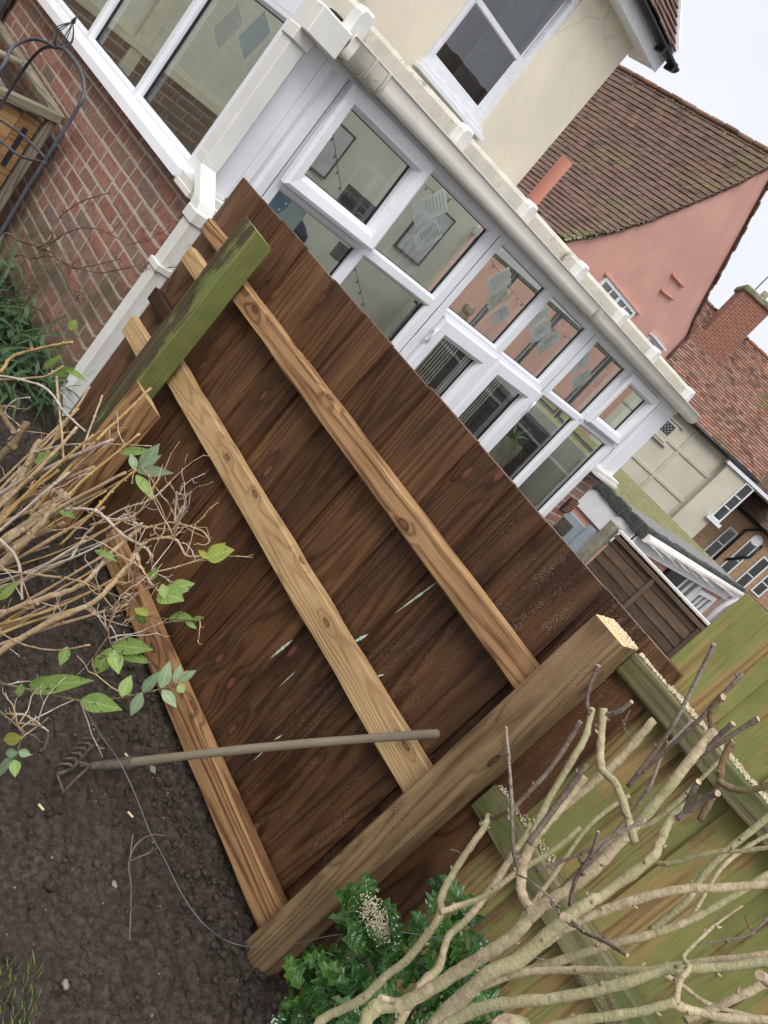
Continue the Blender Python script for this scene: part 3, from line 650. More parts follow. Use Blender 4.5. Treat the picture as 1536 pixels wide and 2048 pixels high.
# bay 1 (opening casement above), bay 2
VT = .228
solid(2.244, 2.27, -1.75, VT); solid(2.244, 2.905, -.305, -.275, .026, 'transom')
frame(mpF, 2.25, 2.905, -.285, VT, 'casement_window', prof=SP, lab='opening casement nearest the corner, standing slightly proud', lean=.045)
frame(mpF, 2.27, 2.905, -1.72, -.295); frame(mpF, 2.905, 3.565, -.30, VT); frame(mpF, 2.905, 3.565, -1.72, -.30)
solid(3.565, 3.609, -1.75, VT); solid(3.615, 3.655, -1.75, VT)
DP = [(0, 0), (0, .05), (.012, .058), (.080, .058), (.105, .028), (.105, .0)]
frame(mpF, 3.655, 4.30, -.30, VT); frame(mpF, 4.33, 4.93, -.30, VT); solid(4.30, 4.33, -.30, VT)
def door(u0, u1, hinge_left):
    o = frame(mpF, u0, u1, -1.72, -.315, 'door', prof=DP, lab=None)
    for hz in ((-.44, -1.0, -1.5)):
        h = MB(); hu = u0-.008 if hinge_left else u1+.008
        h.tube([mpF(hu, hz-.05, .064), mpF(hu, hz+.05, .064)], .007, 8); h.box(Vector(mpF(hu-.022, hz-.045, .052)), Vector(mpF(hu+.022, hz-.028, .062))); h.box(Vector(mpF(hu-.022, hz+.028, .052)), Vector(mpF(hu+.022, hz+.045, .062)))
        h.build('hinge', MT['upvc'], o)
    return o
solid(3.615, 3.69, -1.75, -.30, .031); d1 = door(3.70, 4.325, True); d2 = door(4.355, 4.975, False); solid(4.325, 4.355, -1.75, -.31, .04)
solid(3.69, 4.98, -.318, -.298, .034, 'transom')
d1['label'] = 'left leaf of the glazed double doors'; d2['label'] = 'right leaf of the glazed double doors'
solid(4.93, 4.997, -.30, VT); solid(4.98, 4.997, -1.75, -.30); solid(5.003, 5.06, -.30, VT); solid(5.003, 5.02, -1.75, -.30)
frame(mpF, 5.06, 5.69, -.30, VT); frame(mpF, 5.02, 5.645, -1.72, -.30); solid(5.645, 5.68, -1.75, -.31)
solid(5.69, 5.71, -.30, VT); solid(5.68, 6.33, -.305, -.27, .026, 'transom')
frame(mpF, 5.70, 6.325, -.275, VT-.012, 'casement_window', prof=SP, lab='opening casement at the far right end'); frame(mpF, 5.68, 6.31, -1.72, -.30)
solid(6.31, 6.38, -1.75, -.30); solid(6.325, 6.397, -.31, VT); solid(6.403, 6.66, SILL, HEAD-.02, .0305); solid(6.47, 6.60, SILL+.02, HEAD-.05, .036, 'corner_cover'); solid(6.66, YR, SILL, HEAD-.02, .022, 'corner_cover')
# left side lights
xs = [(-3.52, -4.315), (-4.315, -5.15), (-5.15, -5.95), (-5.95, -6.5)]
for (a, c) in xs: frame(mpL, c, a, SILL+.0, HEAD-.02, 'window')
solid(-3.52, -3.38, SILL-.0, HEAD, .03, 'corner_post', mpL)
q = MB(); q.box((XH, YL-.03, HEAD-.02), (XF, YL+.05, HEAD+.06)); q.build('head_frame', MT['upvc'], con, bevel=.003)
# far end, solid lower glazing
for (a, c) in ((-3.45, -4.2), (-4.2, -4.95), (-4.95, -5.7), (-5.7, -6.48)): frame(mpR, c, a, SILL, HEAD-.02, 'window')
q = MB(); q.box((XH, YR-.05, HEAD-.02), (XF, YR+.03, HEAD+.06)); q.build('head_frame', MT['upvc'], con, bevel=.003)
# roof: sheets, bars with end caps
SLOPE = .118
def rz(x): return .335+(-3.28-x)*SLOPE
rb = MB(); rb.obox(Vector((-3.30, YL-.04, rz(-3.30))), Vector((XH+3.30, 0, -(XH+3.30)*SLOPE)), Vector((0, YR-YL+.1, 0)), Vector((0, 0, .016))); rb.build('roof_sheet', MT['roof_glass'], con)
for y in (2.08, 2.883, 3.583, 4.296, 4.987, 5.655, 6.52):
    q = MB()
    A = Vector((XH+3.27, 0, -(XH+3.27)*SLOPE)); sec = [(-.036, -.035), (.036, -.035), (.036, .065), (.022, .088), (-.022, .088), (-.036, .065)]
    base = len(q.v)
    for O in (Vector((-3.27, y, rz(-3.27)+.03)), Vector((-3.27, y, rz(-3.27)+.03))+A):
        for (a, c) in sec: q.v.append(O+Vector((0, a, c)))
    for i in range(6): q.face([base+i, base+6+i, base+6+(i+1) % 6, base+(i+1) % 6], None)
    o = q.build('roof_bar', MT['upvc_dirty'], con)
    c_ = MB(); base = 0; O = Vector((-3.27, y, rz(-3.27)+.03))
    for dx, sc in ((-.03, 1.12), (.022, 1.12), (.034, .95)):
        for (a, c) in sec: c_.v.append(O+Vector((dx, a*sc, (c-.02)*sc+.02)))
    for k in range(2):
        for i in range(6): c_.face([k*6+i, k*6+(i+1) % 6, (k+1)*6+(i+1) % 6, (k+1)*6+i], None)
    c_.face([12+i for i in range(6)], None); c_.build('end_cap', MT['upvc_old'], o)
# eaves beam, coloured black for the shade between gutter and roof bars
q = MB(); q.box((-3.37, YL, HEAD+.05), (-3.315, YR+.02, HEAD+.10)); q.build('shaded_gap_beam', MT['rubber'], con)
# gutter along the front
def gut_sec(y):
    S = []
    for k in range(13):
        a = pi*k/12; S.append(Vector((-3.255-.056*cos(a)*-1 if False else -3.25-.058*cos(a), y, .318-.062*sin(a)*.95)))
    return S
q = MB(); base = 0; ys = [2.06, YR+.12]
for y in ys:
    S = [Vector((-3.315, y, .352)), Vector((-3.315, y, .285)), Vector((-3.297, y, .262)), Vector((-3.262, y, .254)), Vector((-3.228, y, .259)), Vector((-3.212, y, .268)), Vector((-3.204, y, .30)), Vector((-3.204, y, .345)), Vector((-3.196, y, .352)), Vector((-3.196, y, .358)), Vector((-3.212, y, .358)), Vector((-3.212, y, .30)), Vector((-3.235, y, .262)), Vector((-3.30, y, .285)), Vector((-3.305, y, .352))]
    q.v += S
n = len(S)
for i in range(n): q.face([i, (i+1) % n, n+(i+1) % n, n+i], None, 0, 0, 1 <= i <= 6)
q.face(list(reversed(range(n)))); q.face(range(n, 2*n))
gut = q.build('gutter', MT['gutter_plastic'], con)
for (ya, yb, sc) in ((2.10, 2.30, .006), (2.19, 2.21, .011), (2.285, 2.305, .011), (4.62, 4.70, .006)):
    q = MB(); c0 = Vector((-3.25, 0, .30))
    for y in (ya, yb):
        for P in S[:8]:
            dirv = (Vector((P.x, 0, P.z))-c0).normalized(); q.v.append(Vector((P.x, y, P.z))+Vector((dirv.x, 0, dirv.z))*sc)
    for i in range(7): q.face([i, i+1, 8+i+1, 8+i], None, 0, 0, True)
    q.face([0, 1, 2, 3, 4, 5, 6, 7]); q.face([15, 14, 13, 12, 11, 10, 9, 8])
    q.build('bracket', MT['upvc_dirty'], gut)
# outlet and downpipe
dp = MB(); dp.box((-3.35, 1.88, -.42), (-3.268, 1.962, .30)); dpo = dp.build('downpipe', MT['upvc_old'], con, bevel=.004)
q = MB(); q.box((-3.355, 1.875, .225), (-3.20, 2.05, .345)); q.box((-3.355, 1.87, .17), (-3.255, 1.968, .23)); q.build('outlet', MT['upvc_old'], dpo, bevel=.006)
q = MB()
def sq_pipe(q, pts, w_):
    base = len(q.v)
    for P in pts:
        for (a, c) in ((-1, -1), (1, -1), (1, 1), (-1, 1)): q.v.append(Vector(P)+Vector((a*w_/2, c*w_/2, 0)))
    for k in range(len(pts)-1):
        for i in range(4): q.face([base+k*4+i, base+k*4+(i+1) % 4, base+(k+1)*4+(i+1) % 4, base+(k+1)*4+i], None)
    q.face([base+3, base+2, base+1, base]); q.face([base+(len(pts)-1)*4+i for i in range(4)])
sq_pipe(q, [(-3.31, 1.92, -.38), (-3.31, 1.92, -.43), (-3.12, 1.90, -.53), (-3.09, 1.895, -.58)], .082)
q.box((-3.135, 1.85, -.62), (-3.045, 1.94, -.565)); q.build('elbow', MT['upvc_old'], dpo, bevel=.004)
q = MB(); q.box((-3.125, 1.86, -1.72), (-3.055, 1.93, -.60)); q.build('pipe', MT['upvc_old'], dpo, bevel=.004)
q = MB(); q.box((-3.135, 1.85, -.865), (-3.045, 1.94, -.835)); q.box((-3.20, 1.92, -.868), (-3.13, 1.98, -.832)); q.box((-3.05, 1.93, -.868), (-3.02, 1.96, -.832)); q.build('clip', MT['upvc_old'], dpo, bevel=.003)
# interior
q = MB(); q.box((XH, YL+.1, -1.76), (XF-.14, YR-.1, -1.72)); q.build('floor', MT['floor'], con)
q = MB(); q.box((XH+.004, YL+.1, -.45), (XH+.03, YR-.1, .62)); q.box((XH+.004, 3.6, -1.72), (XH+.03, YR-.1, -.45)); q.box((XH+.03, YR-.12, -1.72), (XF-.14, YR-.045, SILL-.03)); q.build('inner_wall', MT['inner_wall'], con)
q = MB(); q.box((XH+.004, YL+.1, -1.72), (XH+.05, 3.6, -.45)); q.build('inner_brickwork', MT['brick_inner'], con)
q = MB(); q.box((XH+.05, 2.75, -1.7), (XH+.08, 2.85, .2)); q.box((XH+.03, 2.1, -.47), (XH+.09, 3.6, -.41)); q.build('trim', MT['mesh_cream'], con)
q = MB()
for k in range(9): q.box((XH+.10, 2.9+k*.16, -1.1), (XH+.112, 2.912+k*.16, -.5))
for k in range(5): q.box((XH+.10, 2.9, -.55-k*.13), (XH+.112, 4.2, -.54-k*.13))
tag(q.build('wire_grid', MT['dark_metal']), 'dark wire grid against brickwork inside the conservatory', 'wire grid')
# papers hung on strings in the windows
def sheet(y, z, w_, h_, ang, x, m='paper', lines=True, lab='', cat='paper sheet'):
    q = MB(); a = Vector((0, cos(ang), sin(ang))); c = Vector((.0, -sin(ang), cos(ang))); O = Vector((x, y, z))
    q.obox(O, a*w_, c*h_, Vector((.0015, 0, 0)))
    if lines:
        for k in range(random.randint(4, 8)):
            q.obox(O+a*(w_*.12)+c*(h_*(.9-.1*k))+Vector((.0018, 0, 0)), a*(w_*random.uniform(.4, .76)), c*.0025, Vector((.0008, 0, 0)), 0, 1)
    tag(q.build('paper_sheet', [MT[m], MT['ink']]), lab, cat, 'paper sheets hanging inside the conservatory')
xi = XF-.22
for (y, z, w_, h_, ang, m, lab) in (
    (3.18, .02, .15, .22, -.55, 'paper', 'tilted white printed sheet in the first fixed pane right of the casement'),
    (3.33, -.10, .13, .17, -.4, 'paper', 'smaller printed sheet beside the tilted one in the first fixed pane'),
    (4.05, .0, .14, .17, -.5, 'paper', 'pale blue-white sheet highest in the pane above the doors'),
    (4.17, -.09, .11, .16, -.45, 'paper_cream', 'cream printed sheet between two white ones above the doors'),
    (4.30, -.14, .12, .13, -.5, 'paper', 'white sheet lowest of the row in the first pane above the doors'),
    (4.62, .0, .14, .17, -.5, 'paper', 'white sheet leftmost in the second pane above the doors'),
    (4.76, -.06, .12, .17, -.55, 'paper', 'white sheet in the middle of the second pane above the doors'),
    (4.92, -.10, .11, .19, -.35, 'paper', 'white sheet rightmost in the second pane above the doors'),
    (5.36, -.02, .17, .17, -.45, 'paper', 'large pale sheet in the pane right of the doors'),
    (5.56, -.12, .14, .17, -.4, 'paper', 'overlapping pale sheet low in the pane right of the doors')):
    sheet(y, z, w_, h_, ang, xi, m, True, lab)
for (y, z, w_, h_, ang, m, lab) in ((-4.35, .0, .13, .17, .3, 'paper', 'x'),):
    pass
q = MB()
for k, (x_, z_) in enumerate(((-3.95, -.02), (-4.15, .05), (-3.72, .02), (-4.4, .0))):
    q = MB(); q.obox(Vector((x_, YL+.16, z_)), Vector((.16, 0, -.06)), Vector((.06, 0, .17)), Vector((0, .002, 0)))
    tag(q.build('greeting_card', MT['paper' if k != 1 else 'blue_board']), ['white card hanging in the side window near the corner', 'green card hanging among white ones in the side window', 'white card closest to the corner post in the side window', 'white card furthest from the corner in the side window'][k], 'card', 'cards hanging in the side window')
# string lights
def string(p0, p1, sag, n, lab):
    q = MB(); pts = []
    for k in range(25):
        t = k/24; P = Vector(p0).lerp(Vector(p1), t); P.z -= sag*4*t*(1-t); pts.append(P)
    q.tube(pts, .0016, 4)
    for k in range(n):
        t = (k+.5)/n; P = Vector(p0).lerp(Vector(p1), t); P.z -= sag*4*t*(1-t); q.tube([P, P+Vector((0, 0, -.012)), P+Vector((0, 0, -.022))], [.002, .004, .002], 6)
    tag(q.build('string_lights', MT['rubber']), lab, 'string lights')
string((xi-.1, 2.35, .2), (xi-.1, 3.5, -.6), .03, 16, 'thin dark string of lights hanging in the left panes')
string((xi-.1, 3.0, .22), (xi-.1, 3.5, .20), .06, 8, 'short looped string of lights under the conservatory roof')
string((xi-.1, 3.85, .16), (xi-.1, 5.6, .16), .12, 22, 'long string of lights looping across the panes above the doors')
# wall clock and board
q = MB()
cc = Vector((xi-.05, 2.47, -.385)); 
q.tube([cc, cc+Vector((.03, 0, 0))], .105, 28)
ck = thing('wall_clock', cc, 'round blue wall clock seen through the lower left pane', 'clock'); q.build('clock_case', MT['blue_plastic'], ck)
q = MB()
for k in range(12):
    a = 2*pi*k/12; o = cc+Vector((.031, sin(a)*.085, cos(a)*.085)); q.box(o-Vector((0, .006, .006)), o+Vector((.001, .006, .006)))
q.build('hour_marks', MT['paper'], ck)
q = MB(); q.beam(cc+Vector((.034, 0, 0)), cc+Vector((.034, .05, .03)), .003, .006, (1, 0, 0)); q.build('hand', MT['ink'], ck)
q = MB(); q.beam(cc+Vector((.036, 0, 0)), cc+Vector((.036, -.02, .07)), .003, .004, (1, 0, 0)); q.build('hand', MT['ink'], ck)
q = MB(); q.box((xi-.09, 2.30, -.9), (xi-.06, 2.72, -.30)); tag(q.build('notice_board', MT['blue_board']), 'pale blue board behind the clock in the lower left pane', 'board')
q = MB(); q.ball((xi-.16, 2.80, -.52), .10, (.6, .9, 1.0), .1, n=2); tag(q.build('cushion', MT['fabric_blue']), 'dark blue cushion seen through the lower left pane', 'cushion')
q = MB(); q.ball((xi-.06, 2.80, -.585), .05, (.5, 1.2, .5), .05, n=2); tag(q.build('lamp_shade', MT['orange']), 'small orange lamp shade low in the lower left pane', 'lamp')
# soft toy in the pane above the doors
ty = thing('soft_toy', (xi-.02, 4.13, -.33), 'cream soft toy dog peeping over the transom above the doors', 'soft toy')
q = MB(); q.ball((xi-.02, 4.13, -.215), .045, (.9, .95, 1), .08, n=2); q.ball((xi+.01, 4.12, -.225), .022, (1.1, 1, .8), .05, n=2); q.ball((xi-.03, 4.14, -.29), .055, (.9, 1, 1.1), .08, n=2); q.build('body', MT['toy_fur'], ty)
for s in (-1, 1):
    q = MB(); q.ball((xi-.02, 4.13+s*.042, -.20), .016, (.6, .7, 1.6), .05); q.build('ear', MT['toy_fur'], ty)
# bead curtains behind the doors
for (ya, yb, lab) in ((3.80, 4.29, 'beaded strand curtain behind the left door leaf'), (4.40, 4.90, 'beaded strand curtain behind the right door leaf')):
    q = MB(); n_ = 17
    for k in range(n_):
        y = ya+(yb-ya)*k/(n_-1)
        for j in range(42):
            z = -.37-j*.0165; q.box((xi, y-.0046, z-.0046), (xi+.006, y+.0046, z+.0046))
        q.box((xi+.002, y-.001, -1.06), (xi+.004, y+.001, -.36))
    tag(q.build('bead_curtain', MT['bead']), lab, 'curtain')
q = MB(); q.box((-6.1, 6.32, -1.70), (-3.95, 6.62, -.66)); q.box((-6.13, 6.29, -.66), (-3.92, 6.62, -.63));  # added dark box, stands in for the dark reflection in the door panes
tb = q.build('dark_backing', MT['dark_room'], None, bevel=.01); tag(tb, 'dark low box added inside the conservatory to darken the door panes', 'dark_backing')
bk = thing('books', (-5.6, 6.45, -.63), 'row of books and boxes on the dark box inside the conservatory', 'books')
rb_ = random.Random(3); x = -6.0
while x < -5.1:
    w_ = rb_.uniform(.03, .08); h_ = rb_.uniform(.10, .22); q = MB(); q.box((x, 6.38, -.63), (x+w_, 6.56, -.63+h_)); q.build('book', MT[rb_.choice(('paper', 'fabric_blue', 'blue_board', 'mesh_cream', 'toy_fur', 'salmon_pipe'))], bk); x += w_+rb_.choice((.004, .004, .12))
q = MB()
for k in range(90):
    d_ = Vector((rb_.uniform(-1, 1), rb_.uniform(-1, 1), rb_.uniform(-.1, 1.2))).normalized(); q.leaf(Vector((-3.85, 5.95, -.82)), d_, (0, 0, 1), rb_.uniform(.12, .26), .010, .8, 6, False, rb_.random(), .2)
ip = thing('house_plant', (-3.85, 5.95, -1.72), 'leafy pot plant inside behind the pane right of the doors', 'plant'); q.build('leaves', MT['leaf_grey'], ip)
q = MB(); q.tube([(-3.85, 5.95, -1.72), (-3.85, 5.95, -1.2), (-3.85, 5.95, -.82)], [.08, .11, .12], 20); q.build('pot', MT['concrete'], ip)
for (y0_, y1_, z0_, z1_, m_, lab) in ((5.05, 5.5, -.52, -.22, 'dark_room', 'dark framed picture on the inner wall seen through the casement'), (4.45, 4.75, -.30, .12, 'curtain', 'grey hanging cloth on the inner wall beside the dark picture'), (5.95, 6.35, -.35, .2, 'curtain', 'grey wall hanging seen through the first fixed pane')):
    q = MB(); q.box((XH+.03, y0_, z0_), (XH+.055, y1_, z1_)); f_ = MB(); f_.ring((y0_-.02, y1_+.02, z0_-.02, z1_+.02), [(0, 0), (0, .03), (.012, .03), (.012, .01)], lambda u, v, d: (XH+.03+d, u, v))
    pc = q.build('wall_picture', MT[m_]); tag(pc, lab, 'picture'); f_.build('frame', MT['lead'], pc)
# wall socket box with cables in lower second pane
q = MB(); q.box((xi-.35, 3.24, -.50), (xi-.30, 3.36, -.40)); q.tube([(xi-.30, 3.30, -.5), (xi-.28, 3.28, -.6), (xi-.28, 3.2, -.75)], .004, 6); q.tube([(xi-.30, 3.30, -.40), (xi-.29, 3.33, -.36), (xi-.29, 3.37, -.37)], .003, 6)
tag(q.build('junction_box', MT['lead']), 'grey junction box with cables in the lower second pane', 'box')
# ================================================================== HOUSE
ho = thing('house', (XH-2, 2.5, -1.75), 'cream rendered house with a white sash window above the conservatory', 'house')
HY = 6.768; HZ = 2.60
wy0, wy1, wz0, wz1 = 4.86, 5.86, .99, 2.38
q = MB()
for (a, c, d, e) in ((-2.5, wy0, .3, HZ), (wy1, HY, .3, HZ), (wy0, wy1, .3, wz0), (wy0, wy1, wz1, HZ)): q.box((XH-.22, a, d), (XH, c, e))
q.box((XH-5, HY-.22, -1.8), (XH-.22, HY, HZ)); q.box((XH-.22, -2.5, -1.8), (XH-.002, HY, .3))
q.build('wall', MT['cream_render'], ho)
q = MB(); q.box((XH-.0, -2.5, -1.8), (XH+.02, YL-.02, .9)); o = q.build('wall', MT['brick_pale'], ho); o['label'] = 'pale brick ground-floor wall left of the conservatory'
def sash(par, mp, u0, u1, v0, v1, lab):
    f = MB(); f.ring((u0, u1, v0, v1), [(0, -.03), (0, .03), (.07, .03), (.07, -.02)], mp); o = f.build('window', MT['paint_white'], par); o['label'] = lab
    vm = (v0+v1)/2-.02; um = (u0+u1)/2+.04
    s1 = MB(); s1.ring((u0+.07, u1-.07, v0+.07, vm+.02), [(0, -.03), (0, -.0), (.045, -.0), (.055, -.02)], mp)
    s1.ring((u0+.07, u1-.07, vm-.02, v1-.07), [(0, -.05), (0, -.025), (.045, -.025), (.055, -.04)], mp); s1.build('sash', MT['paint_white'], o)
    gb = MB(); gb.poly([mp(u0+.1, v0+.1, -.022), mp(u1-.1, v0+.1, -.022), mp(u1-.1, v1-.1, -.022), mp(u0+.1, v1-.1, -.022)]); gb.build('pane', MT['glass_dark'], o)
    return o
mpH = lambda u, v, d: (XH-.05+d, u, v)
so_ = sash(ho, mpH, wy0, wy1, wz0, wz1, 'white sash window with grey net curtain')
q = MB(); q.box((XH-.01, wy0-.05, wz0-.085), (XH+.09, wy1+.06, wz0-.04)); q.box((XH-.04, wy0-.02, wz0-.04), (XH+.05, wy1+.02, wz0+.005)); q.build('sill', MT['paint_white'], so_, bevel=.005)
q = MB(); pts = []
for k in range(60):
    t = k/59; pts.append((wy0+.52+.42*t, .012*sin(k*1.3)))
for k in range(59):
    (a, c), (d, e) = pts[k], pts[k+1]; q.poly([(XH-.2+c, a, wz0+.06), (XH-.2+e, d, wz0+.06), (XH-.2+e, d, wz1-.05), (XH-.2+c, a, wz1-.05)])
q.build('curtain', MT['curtain'], so_)
q = MB(); q.box((XH-1.6, wy0-.4, wz0-.3), (XH-.5, wy1+.4, wz1+.2)); q.build('room_interior', MT['room_grey'], ho)
q = MB(); q.box((XH-.0, 3.0, 1.0), (XH+.07, 4.02, 1.04)); q.build('sill', MT['paint_white'], ho)
# lead flashing where the conservatory meets the wall
q = MB(); q.box((XH+.002, YL, rz(XH)+.05), (XH+.012, YR, rz(XH)+.10)); q.build('flashing', MT['lead'], ho)
# eaves
q = MB(); q.box((XH-.2, -2.6, HZ-.01), (XH+.20, HY+.24, HZ+.012)); q.box((XH+.20, -2.6, HZ-.03), (XH+.225, HY+.24, HZ+.16)); q.box((XH-.2, HY+.215, HZ-.02), (XH+.22, HY+.24, HZ+.14)); q.build('fascia', MT['paint_white'], ho, bevel=.003)
q = MB(); cs = []
for k in range(9): cs.append((.055*cos(pi+pi*k/8), .055*sin(pi+pi*k/8)))
base = 0
for y in (-2.6, HY+.36):
    for (a, c) in cs: q.v.append(Vector((XH+.29+a, y, HZ+.14+c)))
for i in range(8): q.face([i, i+1, 10+i, 9+i], None, 0, 0, True)
q.face(list(range(8, -1, -1))); q.face(range(9, 18)); q.poly([q.v[0], q.v[8], q.v[17], q.v[9]])
for y in (HY+.02, HY+.3, 5.5): q.box((XH+.225, y-.03, HZ+.06), (XH+.34, y+.0, HZ+.15))
q.build('gutter', MT['black_plastic'], ho)
def tiled(name, prof, a0, a1, gauge, tw, A, mat, par, seed=1, lift=.02, thick=.016):
    # prof: list of 3D points up the slope at a=0; A: unit vector along the courses
    rs = random.Random(seed); q = MB(); seg = []; tot = 0
    for i in range(len(prof)-1): l = (prof[i+1]-prof[i]).length; seg.append((tot, l, prof[i], prof[i+1])); tot += l
    def pt(s_):
        for (t0, l, p0, p1) in seg:
            if s_ <= t0+l or (t0, l, p0, p1) == seg[-1]: return p0+(p1-p0)*((s_-t0)/l)
    nrow = int(tot/gauge)
    for r_ in range(nrow+1):
        s0 = r_*gauge; P0 = pt(s0); P1 = pt(min(s0+gauge*1.35, tot+gauge*.3)); U = (P1-P0); nn = A.cross(U).normalized()
        if nn.z < 0: nn = -nn
        a = a0-(tw/2 if r_ % 2 else 0)
        while a < a1:
            j = rs.uniform(-.006, .006); k = rs.uniform(0, .012); O = P0+A*(a+.003)+nn*(lift+k)
            w_ = min(tw-.006, a1-a)
            B = U-nn*(lift*.9+k)
            if w_ > .02:
                q.obox(O+U.normalized()*j, A*w_, B, nn*thick, min(1, max(0, rs.gauss(.5, .27))))
            a += tw
    return q.build(name, mat, par)
q = MB()
tl = tiled('roof', [Vector((XH+.27, 0, HZ+.17)), Vector((XH-2.6, 0, HZ+3.1))], 3.2, HY+.18, .10, .165, Vector((0, 1, 0)), MT['tile_brown'], ho, 3)
q = MB(); q.obox(Vector((XH+.24, 3.2, HZ+.15)), Vector((-2.9, 0, 2.93)), Vector((0, HY+.2-3.2, 0)), Vector((0, 0, .02))); q.build('roof_underlay', MT['dark_room'], ho)
q = MB(); q.obox(Vector((XH+.27, HY+.20, HZ+.12)), Vector((-2.9, 0, 2.93)), Vector((0, .03, 0)), Vector((0, 0, .14))); q.build('bargeboard', MT['paint_white'], ho)
# house downpipe at far left corner of the picture
q = MB(); q.box((XH+.03, 1.86, -.93), (XH+.12, 1.95, .9)); q.build('downpipe', MT['lead'], ho, bevel=.01)
q = MB(); q.tube([(XH+.06, 1.90, -.98), (XH+.06, 1.90, -.90)], [.035, .055], 12); q.build('downpipe_shoe', MT['rust_metal'], ho)
# ================================================================== SALMON GABLE HOUSE
XG = -10.5
sg = thing('gabled_house', (XG-3, 15.5, -1.8), 'salmon pink gable house with a steep brown tiled roof', 'house')
vl = [at(*p, 0, XG) for p in ((1120, 480), (1160, 474), (1225, 462), (1300, 438), (1400, 398), (1470, 367), (1536, 332))]
ap = Vector((XG, vl[-1].y+.16, vl[-1].z+.22))
vr = [at(*p, 0, XG) for p in ((1460, 500), (1431, 553), (1408, 594), (1388, 633), (1373, 670), (1330, 716))]
poly = vl+[ap]+vr
q = MB(); base = [Vector((XG, vr[-1].y, -1.9)), Vector((XG, vl[0].y, -1.9))]
pp = poly+base
q.v += pp+[v+Vector((-.25, 0, 0)) for v in pp]; n = len(pp)
q.face(list(reversed(range(n)))); q.face(range(n, 2*n))
for i in range(n): q.face([i, (i+1) % n, n+(i+1) % n, n+i], None)
q.box((XG-9, vl[0].y+.0, -1.9), (XG-.26, vl[0].y+.25, vl[0].z-.02))
q.build('wall', MT['salmon_render'], sg)
tiled('roof', [Vector((0, v.y, v.z+.03)) for v in vl+[ap]], -18.5, XG+.07, .165, .20, Vector((1, 0, 0)), MT['tile_brown'], sg, 11, .03, .022)
q = MB()
pr = vl+[ap]
for i in range(len(pr)-1): q.poly([pr[i]+Vector((-.02, 0, .02)), pr[i]+Vector((-8, 0, .02)), pr[i+1]+Vector((-8, 0, .02)), pr[i+1]+Vector((-.02, 0, .02))])
q.build('roof_underlay', MT['dark_room'], sg)
# far slope verge
pr2 = [ap]+vr
q = MB(); rs = random.Random(5)
for i in range(len(pr2)-1):
    a, c = pr2[i], pr2[i+1]; L_ = (c-a).length; k = 0
    while k*.14 < L_:
        P = a.lerp(c, k*.14/L_); Q = a.lerp(c, min(1, (k*.14+.17)/L_)); nn = Vector((0, .8, .6))
        q.obox(P+Vector((-.5, 0, 0))+nn*rs.uniform(0, .02), Vector((.57+rs.uniform(-.02, .02), 0, 0)), (Q-P), nn*.05, rs.random()); k += 1
for i in range(len(pr)-1):
    a, c = pr[i], pr[i+1]; L_ = (c-a).length; k = 0
    while k*.16 < L_:
        P = a.lerp(c, k*.16/L_); Q = a.lerp(c, min(1, (k*.16+.13)/L_)); q.obox(P+Vector((-.05, 0, -.06)), Vector((.11+rs.uniform(-.02, .02), 0, 0)), (Q-P), Vector((0, 0, .05)), rs.random()); k += 1
q.build('verge_tiles', MT['tile_brown'], sg)
q = MB(); rs = random.Random(9); x = XG+.1
while x > -18:
    q.obox(Vector((x, ap.y-.12, ap.z+.02+rs.uniform(-.01, .01))), Vector((-.42, 0, 0)), Vector((0, .24, 0)), Vector((0, 0, .10)), rs.random()); x -= .43
q.build('ridge_tiles', MT['tile_red'], sg, bevel=.03)
q = MB()
for k in range(520):
    t = rs.random()**2.0; s_ = t*.8; i = len(pr)-2; P = pr[-1].lerp(pr[-3], min(1, s_*.55)); x = XG-rs.random()*7
    q.ball((x, P.y, P.z+.07), .015+.035*rs.random(), (1.3, 1, .6), .4)
for k in range(170):
    i = rs.choice((0, 0, 1, 2)); P = pr[i].lerp(pr[i+1], rs.random()); q.ball((XG+rs.uniform(-.15, .09), P.y, P.z+.05), .015+.03*rs.random(), (1.2, 1, .6), .4)
tag(q.build('moss_tufts', MT['moss_pale'], sg), kind='stuff')
# eave gutter low left
q = MB(); q.tube([(XG-.02, vl[0].y-.08, vl[0].z-.05), (-16, vl[0].y-.08, vl[0].z-.05)], .06, 8); q.build('gutter', MT['black_plastic'], sg)
mpG = lambda u, v, d: (XG+d, u, v)
def small_win(par, mp, u0, u1, v0, v1, nu, nv, lab, fm='paint_white'):
    fw = min(.07, (u1-u0)*.13); f = MB(); f.ring((u0, u1, v0, v1), [(0, 0), (0, .05), (fw, .05), (fw, .01)], mp)
    wu = (u1-u0-.14); wv = (v1-v0-.14)
    for k in range(1, nu):
        c = u0+.07+wu*k/nu; t = .05 if k*2 == nu else .02; f.ring((c-t, c+t, v0+.07, v1-.07), [(0, .01), (0, .045), (t-.001, .045)], mp)
    for k in range(1, nv):
        c = v0+.07+wv*k/nv; f.ring((u0+.07, u1-.07, c-.02, c+.02), [(0, .01), (0, .04), (.019, .04)], mp)
    o = f.build('window', MT[fm], par); o['label'] = lab
    g_ = MB(); g_.poly([mp(u0+.05, v0+.05, .015), mp(u1-.05, v0+.05, .015), mp(u1-.05, v1-.05, .015), mp(u0+.05, v1-.05, .015)]); g_.poly([mp(u0+.05, v0+.05, .008), mp(u1-.05, v0+.05, .008), mp(u1-.05, v1-.05, .008), mp(u0+.05, v1-.05, .008)], 0, 1)
    g_.build('pane', [MT['glass'], MT['curtain']], o); return o
a = at(1210, 553, 0, XG); c = at(1272, 622, 0, XG)
wz = (a.z+c.z)/2
small_win(sg, mpG, a.y, c.y-.02, wz-1.0, wz, 4, 2, 'white casement window in the gable')
